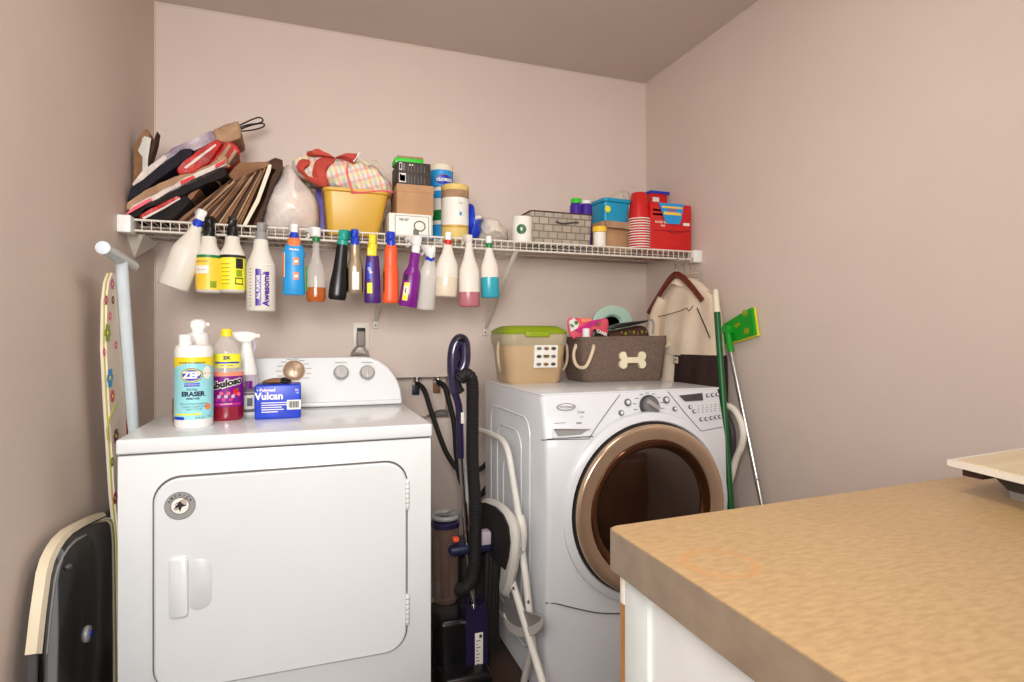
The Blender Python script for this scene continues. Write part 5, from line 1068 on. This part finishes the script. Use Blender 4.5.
# ================================================================ left gap: ironing board and panel
XI = -.478
t = thing('ironing_board', 'upright ironing board with flowered cover against left wall', 'ironing board', V((XI, 1.8, 0)))
lft = [(107, 273), (103.5, 282), (101.5, 300), (101, 345), (103.4, 395), (109.5, 495), (114, 540)]
rgt = [(124, 540), (123, 470), (121.5, 429), (119.5, 360), (118, 310), (115.5, 283), (111, 274)]
pl_ = [atX(x, y, XI) for x, y in lft + [(118, 682)][:0]]; pr_ = [atX(x, y, XI) for x, y in rgt]
pl_.append(V((XI, pl_[-1].y + .03, .10))); pr_.insert(0, V((XI, pr_[0].y + .06, .10)))
pg = pl_ + pr_
k = M(); c_ = sum(pg, V()) / len(pg)
k.loft([[q + V((.012, 0, 0)) for q in pg], pg, [q + V((-.001, 0, 0)) for q in pg], [q + V((-.003, 0, 0)) + (c_ - q) * .02 for q in pg]], 'cover'); k.build('cover', t)
k = M(); 
def flower(px_, py_, mt, s=1., c2='lemon'):
    o = atX(px_, py_, XI + .0125)
    for i in range(6):
        a_ = i * pi / 3; k.lathe([(0, .0072 * s), (.0006, .0072 * s)], mt, 8, 1, xf=Matrix.Translation(o + V((0, cos(a_) * .012 * s, sin(a_) * .012 * s))) @ Matrix.Rotation(pi / 2, 4, 'Y'))
    k.lathe([(.0, .004 * s), (.001, .004 * s)], c2, 8, xf=Matrix.Translation(o) @ Matrix.Rotation(pi / 2, 4, 'Y'))
for x, y, mt, s in ((112.5, 284, 'magenta', .8), (106, 300, 'magenta', .7), (113, 300, 'dark_red', .6), (107.5, 333, 'lime', 1.3), (110, 316, 'pink', .6), (116, 345, 'magenta', .6), (104, 352, 'pink', .6), (110, 378, 'sky', 1.4), (112.5, 396, 'red', .9), (116, 436, 'dark_red', 1.1), (115, 498, 'magenta', .9), (112, 462, 'lime', .7)): flower(x, y, mt, s)
k.tube([atX(x, y, XI + .0125) for x, y in ((117, 402), (112, 412), (107, 426), (108, 440))], .0022, 'edge_green', 5, 1); k.build('flower_print', t, 'colourful flower print')
k = M(); k.tube([q + V((.006, 0, 0)) for q in pg[:8]], .002, 'edge_green', 6); k.tube([q + V((.013, 0, 0)) for q in pg[8:]], .0026, 'dark_red', 6); k.build('edge_binding', t)
XL_ = -.452
def tube2(px0, py0, px1, py1, w, X, mt, nm):
    a_, b2 = atX(px0, py0, X), atX(px1, py1, X); e2 = a_ + (b2 - a_) * (a_.z - .02) / (a_.z - b2.z)
    e2.y = min(e2.y, 2.2)
    k = M(); k.tube([a_, b2, e2], w, mt, 12); k.build(nm, t); return a_
tube2(121, 256, 133.5, 432, .0148, XL_, 'ironing_white', 'leg')
tube2(119.5, 300, 126.5, 434, .0065, XL_ - .028, 'dark_grey', 'inner_leg')
a_, b2 = atX(103.5, 248, XL_), atX(133, 266, XL_)
k = M(); k.tube([a_, b2], .0148, 'ironing_white', 20); k.lathe([(0, .0155), (.006, .0158), (.008, .012)], 'ironing_white', 20, xf=Matrix.Translation(a_) @ Matrix.Rotation(pi / 2, 4, 'X')); k.build('foot_bar', t)
# glossy black panel with cream frame
XP = -.497
ol = [(24, 700), (28, 655), (33, 612), (38.5, 574), (42.5, 560), (48.5, 548), (54, 540), (62, 532), (74, 525), (87, 519), (98, 514.5), (112, 509)]
op = [atX(x, y, XP) for x, y in ol]; op[0] = V((XP, op[1].y - .02, .004)); last = op[-1]
op += [V((XP, last.y + .12, last.z - .01)), V((XP, last.y + .2, .004))]
t = thing('glossy_panel', 'glossy black panel with cream rounded rim leaning by the dryer', 'panel', V((-.49, 1.6, 0)))
k = M(); k.prism(op, (.012, 0, 0), 'dark_grey'); k.build('panel_body', t)
c_ = V((XP, 1.72, .35))
k = M(); inn = [q + (c_ - q) * .055 + V((.020, 0, 0)) for q in op]; inn2 = [q + (c_ - q) * .09 + V((.022, 0, 0)) for q in op]
k.loft([[q + V((.012, 0, 0)) + (c_ - q) * .03 for q in op], inn, inn2], 'gloss_black'); k.build('black_face', t)
k = M(); seg_ = op[1:11]; rr = []
for i, q in enumerate(seg_):
    f_ = i / (len(seg_) - 1); w_ = .014 * (1 - f_ * .7); o_ = (c_ - q).normalized()
    rr.append([q - o_ * .004 + V((-.004, 0, 0)), q - o_ * .004 + V((.014, 0, 0)), q + o_ * w_ + V((.018, 0, 0)), q + o_ * w_ + V((.0, 0, 0))])
k.loft(rr, 'frame_cream'); k.build('cream_rim', t)
k = M(); k.tube([q + (c_ - q).normalized() * .030 + V((.016, 0, 0)) for q in op[1:9]], .006, 'grey_plastic', 8); k.build('inner_rail', t)
for (x, y, r_, mt) in ((67, 567, .007, 'dark_grey'), (86.5, 634, .019, 'grey_plastic')):
    o = atX(x, y, XP + .022); k = M(); k.lathe([(0, r_), (.006, r_ * .95), (.009, r_ * .6)], mt, 24, xf=Matrix.Translation(o) @ Matrix.Rotation(pi / 2, 4, 'Y')); k.build('round_knob', t)
    if r_ > .01: k = M(); k.lathe([(.007, r_ * .55), (.011, r_ * .4)], 'blue', 20, xf=Matrix.Translation(o) @ Matrix.Rotation(pi / 2, 4, 'Y')); k.build('emblem', t)

# ================================================================ upright vacuum
YV = 1.88
def vp(x, y, Y=YV): return at(x, y, Y)
t = thing('upright_vacuum', 'purple and black upright vacuum between dryer and washer', 'vacuum', V((vp(465, 600).x, YV, 0)))
CG = (420, 330, 3.75)
def g(x, y, Y=YV): return at(CG[0] + x / CG[2], CG[1] + y / CG[2], Y)
k = M(); k.tube([g(147 + (x - 147) * .78, y) for x, y in ((128, 235), (118, 190), (114, 130), (118, 75), (135, 42), (155, 32), (172, 45), (176, 80), (174, 125), (160, 150), (150, 158))], .019, 'vac_purple', 14, 2)
k.box(g(147, 150, YV + .004) + V((-.014, 0, 0)), g(147, 60, YV + .004) + V((.014, .006, 0)), 'black_plastic', .002); k.build('handle_loop', t)
k = M(); k.tube([g(138, 36, YV - .012), g(155, 30, YV - .014), g(168, 42, YV - .012)], .009, 'black_plastic', 10, 1); k.tube([g(150, 158), g(135, 180), g(135, 210), g(150, 235)], .018, 'black_matte', 12, 1); k.build('grip_pad', t)
k = M(); k.tube([g(125, 225), g(140, 260), g(148, 300), g(152, 480)], .0125, 'vac_purple', 14, 1); k.box(g(159, 330, YV - .013) + V((-.005, -.003, -.018)), g(159, 330, YV - .013) + V((.005, .004, .018)), 'label_white', .001); k.build('upper_tube', t)
CH = (420, 500, 3.75)
def hh_(x, y, Y=YV): return at(CH[0] + x / CH[2], CH[1] + y / CH[2], Y)
k = M(); k.tube([g(153, 475), hh_(178, 200), hh_(190, 300), hh_(208, 450)], .0098, 'chrome', 14, 0); k.build('wand', t)
# corrugated hose
hp_ = [g(150, 185, 1.85), g(165, 166, 1.84), g(185, 168, 1.84), g(198, 195, 1.84), g(197, 300, 1.84), g(196, 500, 1.84), hh_(207, 0, 1.84), hh_(208, 150, 1.835), hh_(205, 250, 1.835), hh_(190, 310, 1.84), hh_(165, 335, 1.86), hh_(145, 335, 1.89)]
hp_ = chaikin(hp_, 3, False); L_ = 0; out = []; acc = 0
dense = []
for i in range(len(hp_) - 1):
    a_, b2 = hp_[i], hp_[i + 1]; n_ = max(1, int((b2 - a_).length / .0016))
    for j in range(n_): dense.append(a_.lerp(b2, j / n_))
k = M(); rr = [.0205 + .0014 * sin(i * 2 * pi / 4) for i in range(len(dense))]
rings = []; upv = None
for i, p_ in enumerate(dense):
    tn = (dense[min(i + 1, len(dense) - 1)] - dense[max(i - 1, 0)]).normalized()
    if upv is None: upv = V((0, 1, 0))
    sd = tn.cross(upv).normalized(); upv = sd.cross(tn).normalized(); rings.append([p_ + (sd * cos(2 * pi * q / 12) + upv * sin(2 * pi * q / 12)) * rr[i] for q in range(12)])
k.loft(rings, 'black_matte'); k.build('corrugated_hose', t)
# body pieces
k = M(); lo, hi = hh_(105, 205), hh_(265, 150); k.box((lo.x, YV - .03, lo.z), (hi.x, YV + .09, hi.z), 'navy', .012, 3); k.build('bin_latch_housing', t)
k = M(); o = hh_(133, 147, YV - .02); k.box(o + V((-.010, -.014, -.006)), o + V((.010, .01, .008)), 'orange', .004); k.build('release_button', t)
k = M(); o = hh_(243, 138, YV - .01); k.box(o + V((-.02, -.02, -.022)), o + V((.017, .02, .022)), 'lavender', .005); k.build('filter_cover', t)
k = M(); bc = hh_(95, 250, YV + .045); zt_, zb_ = hh_(95, 100).z, hh_(95, 400).z; wv = 52 / 3.75 * ppm(445, YV)
k.lathe([(zb_, wv * .8), (zb_ + .02, wv), (zt_ - .03, wv * 1.02), (zt_ - .01, wv * .98)], 'clear_bin', 36, xf=Matrix.Translation((bc.x, bc.y, 0))); k.build('dust_bin', t)
k = M(); k.lathe([(zb_ + .01, wv * .35), (zt_ - .06, wv * .5), (zt_ - .03, wv * .8)], 'black_matte', 24, xf=Matrix.Translation((bc.x, bc.y, 0))); k.build('cyclone', t)
k = M(); k.lathe([(zt_ - .012, wv * 1.05), (zt_ + .004, wv * 1.08), (zt_ + .012, wv * .9), (zt_ + .014, wv * .5)], 'vac_purple', 36, xf=Matrix.Translation((bc.x, bc.y, 0)))
k.tube([V((bc.x + wv * .95 * cos(a_), bc.y + wv * .95 * sin(a_), zt_ + .022)) for a_ in [i * pi / 8 for i in range(16)]], .008, 'grey_plastic', 8, closed=True); k.build('bin_lid', t)
k = M(); o = hh_(130, 45, YV + .03); k.tube([o + V((-.018, 0, -.008)), o + V((0, -.01, 0)), o + V((.02, 0, -.008))], .011, 'drain_grey', 10, 1); k.build('carry_handle', t)
k = M(); lo, hi = hh_(165, 700), hh_(245, 400)
k.loft([[V((x, YV - .028 + dy, z)) for x, z in ((lo.x, .03), (hi.x, .03), (hi.x, hi.z), (hi.x - .012, hi.z + .03), ((lo.x + hi.x) / 2 + .012, hi.z + .012), ((lo.x + hi.x) / 2 - .012, hi.z + .012), (lo.x + .012, hi.z + .03), (lo.x, hi.z))] for dy in (0, .06)], 'vac_purple'); k.build('lower_housing', t)
k = M(); a_, b2 = hh_(206, 630, YV - .029), hh_(236, 495, YV - .029); k.box((a_.x, YV - .0305, a_.z), (b2.x, YV - .028, b2.z), 'label_white', .001)
for i in range(8): k.box((a_.x + .004, YV - .031, a_.z + .01 + i * .011), (a_.x + .006 + .014 * (.6 + .4 * sin(i * 3)), YV - .0304, a_.z + .013 + i * .011), 'ink_grey')
k.box((b2.x - .013, YV - .031, b2.z - .017), (b2.x - .004, YV - .0304, b2.z - .006), 'ink'); k.build('rating_label', t)
k = M()
for i, (x, w_) in enumerate(((255, 0), (268, 3), (280, 6), (292, 2))):
    k.tube([hh_(x, 175, YV + .01), hh_(x - 6 + w_, 300, YV + .0), hh_(x - 10, 480, YV + .01), hh_(x, 560, YV + .02)], .0115, 'black_matte', 8, 2)
k.tube([hh_(235, 190, YV + .02), hh_(240, 150, YV), hh_(290, 150, YV + .01), hh_(300, 200, YV + .02)], .008, 'black_matte', 8, 2); k.build('wound_cord', t)
k = M(); lo, hi = hh_(70, 700), hh_(200, 440); k.box((lo.x, YV + .0, .04), (hi.x, YV + .12, hi.z), 'black_plastic', .02, 3); k.build('motor_housing', t)
k = M(); lo, hi = hh_(150, 640, YV + .05), hh_(262, 190, YV + .05); k.box((lo.x, YV + .03, lo.z), (hi.x, YV + .10, hi.z), 'black_matte', .02, 3); k.build('clutter_filler', t)  # black box added to fill the dark clutter behind the hose
k = M(); a_ = hh_(60, 660); k.box((a_.x - .0, YV - .09, .008), (a_.x + .17, YV + .15, .07), 'black_plastic', .02, 3); k.box((a_.x + .01, YV - .095, .02), (a_.x + .07, YV - .05, .06), 'dark_red', .008, 2); k.build('floor_head', t)
k = M(); k.tube([hh_(240, 630, 2.0), hh_(300, 625, 2.0), hh_(340, 650, 1.98), hh_(355, 690, 1.95)], .007, 'black_matte', 8, 2); k.build('power_cord', t)

# ================================================================ folded step stool
XS = .655
def sp(x, y, X=XS, c=CH): return atX(c[0] + x / c[2], c[1] + y / c[2], X)
t = thing('step_stool', 'white tubular folding step stool leaning on the washer side', 'step stool', V((XS, 1.8, 0)))
top = [sp(198, 372, XS - .01, CG), sp(230, 376, XS, CG), sp(290, 400, XS, CG), sp(312, 415, XS, CG), sp(332, 455, XS, CG), sp(348, 560, XS, CG), sp(368, 682, XS, CG), sp(376, 90), sp(381, 180), sp(405, 360), sp(415, 480), sp(425, 560), ]
e_ = sp(388, 690); 
far = [V((XS - .01, top[0].y + .06, top[0].z - .06)), V((XS - .02, top[0].y + .07, .4)), V((XS - .03, top[0].y + .08, .02))]
k = M(); k.tube(list(reversed(far)) + top, .0112, 'stool_white', 12, 2); k.build('handle_frame', t)
k = M(); k.tube([sp(424, 540), sp(405, 610), sp(385, 700), V((XS, sp(385, 700).y - .03, .02))], .0108, 'stool_white', 12, 1); k.build('leg', t)
k = M(); p0, p1 = sp(322, 225, XS - .028), sp(455, 670, XS - .028); e_ = p0 + (p1 - p0) * ((p0.z - .015) / (p0.z - p1.z)); k.tube([p0, e_], .0112, 'stool_white', 12); k.build('leg', t)
k = M(); k.tube([sp(383, 180, XS - .01), sp(360, 215, XS - .02), sp(325, 240, XS - .028)], .0095, 'stool_white', 10, 1); k.tube([sp(375, 60, XS - .01), sp(388, 110, XS - .006), sp(383, 180, XS - .006)], .013, 'stool_white', 10, 1); k.build('hinge_bracket', t)
k = M()
for x, y, X in ((377, 136, XS - .017), (379, 184, XS - .017), (333, 243, XS - .038), (352, 331, XS - .040), (408, 382, XS - .012), (416, 455, XS - .012), (418, 497, XS - .012), (415, 470, XS - .012)):
    k.lathe([(0, .0055), (.004, .004)], 'dark_grey', 12, xf=Matrix.Translation(sp(x, y, X)) @ Matrix.Rotation(-pi / 2, 4, 'Y'))
k.build('rivets', t)
# seat: white moulded rim with a dark mesh pad inside
k = M(); xs_ = XS - .052
seat_o = [(215, -2), (250, -6), (290, 10), (322, 42), (345, 90), (352, 150), (348, 215), (335, 290), (318, 360), (300, 372), (296, 340), (308, 260), (312, 200), (296, 160), (250, 140), (215, 120)]
k.puff([sp(x, y, xs_) for x, y in seat_o], (.030, 0, 0), 'stool_white', sm=1, end=.9, p=3, k=5); k.build('seat_rim', t)
k = M(); k.prism([sp(x, y, xs_ - .006) for x, y in ((205, 12), (240, 10), (278, 26), (308, 56), (328, 100), (334, 160), (328, 215), (316, 262), (290, 235), (240, 190), (205, 160))], (.030, 0, 0), 'mesh_black'); k.build('seat_pad', t)
# lower step: curved lip and grey tread
k = M(); tp = chaikin([sp(x, y, XS - .03) for x, y in ((312, 425), (325, 458), (362, 478), (405, 478), (440, 462), (456, 446))], 2, False); bt2 = chaikin([sp(x, y, XS - .03) for x, y in ((318, 462), (332, 492), (365, 512), (405, 514), (436, 500), (450, 484))], 2, False)
k.loft([[a_, b2, b2 + V((.006, 0, 0)), a_ + V((.006, 0, 0))] for a_, b2 in zip(tp, bt2)], 'stool_white'); k.build('step_lip', t)
k = M(); k.prism([sp(x, y, XS - .026) for x, y in ((316, 372), (345, 380), (385, 415), (450, 436), (456, 446), (440, 464), (405, 480), (362, 480), (328, 462), (314, 430))], (.006, 0, 0), 'grey_plastic'); k.build('lower_step', t)
# ================================================================ camera and light
cam = bpy.data.cameras.new('camera'); co = bpy.data.objects.new('camera', cam); C.objects.link(co)
cam.sensor_width = 36; cam.lens = F / 1024 * 36; cam.shift_y = -(341 - HOR) / 1024; cam.clip_start = .02
co.location = (0, 0, H); co.rotation_euler = (pi / 2, 0, -YAW)
bpy.context.scene.camera = co
def area(name, loc, tgt, size, power, col, spread=180):
    l = bpy.data.lights.new(name, 'AREA'); l.shape = 'RECTANGLE'; l.size, l.size_y = size; l.energy = power; l.color = col; l.spread = R(spread)
    o = bpy.data.objects.new(name, l); C.objects.link(o); o.location = loc
    o.rotation_euler = (V(tgt) - V(loc)).to_track_quat('-Z', 'Y').to_euler(); return o
area('flash_light', (-.33, -.25, 1.52), (.35, 2.5, 1.4), (.6, .6), 24, (1, .985, .965), 140)  # bounced camera flash from the left, not a window
area('ceiling_fill', (.5, .9, 2.38), (.5, .9, 0), (.6, .6), 8, (1, .97, .94))  # fill lamp added under the ceiling
area('room_fill', (.15, -1.7, 1.65), (.35, 2.4, 1.15), (1.1, 1.0), 9.5, (1, .985, .96), 90)  # soft fill added behind the camera, standing in for bounce
w = bpy.data.worlds.new('world'); w.use_nodes = True; w.node_tree.nodes['Background'].inputs[0].default_value = (1, .93, .86, 1); w.node_tree.nodes['Background'].inputs[1].default_value = .25
bpy.context.scene.world = w
vs = bpy.context.scene.view_settings; vs.view_transform = 'Standard'; vs.look = 'None'; vs.exposure = 0.; vs.gamma = 1.
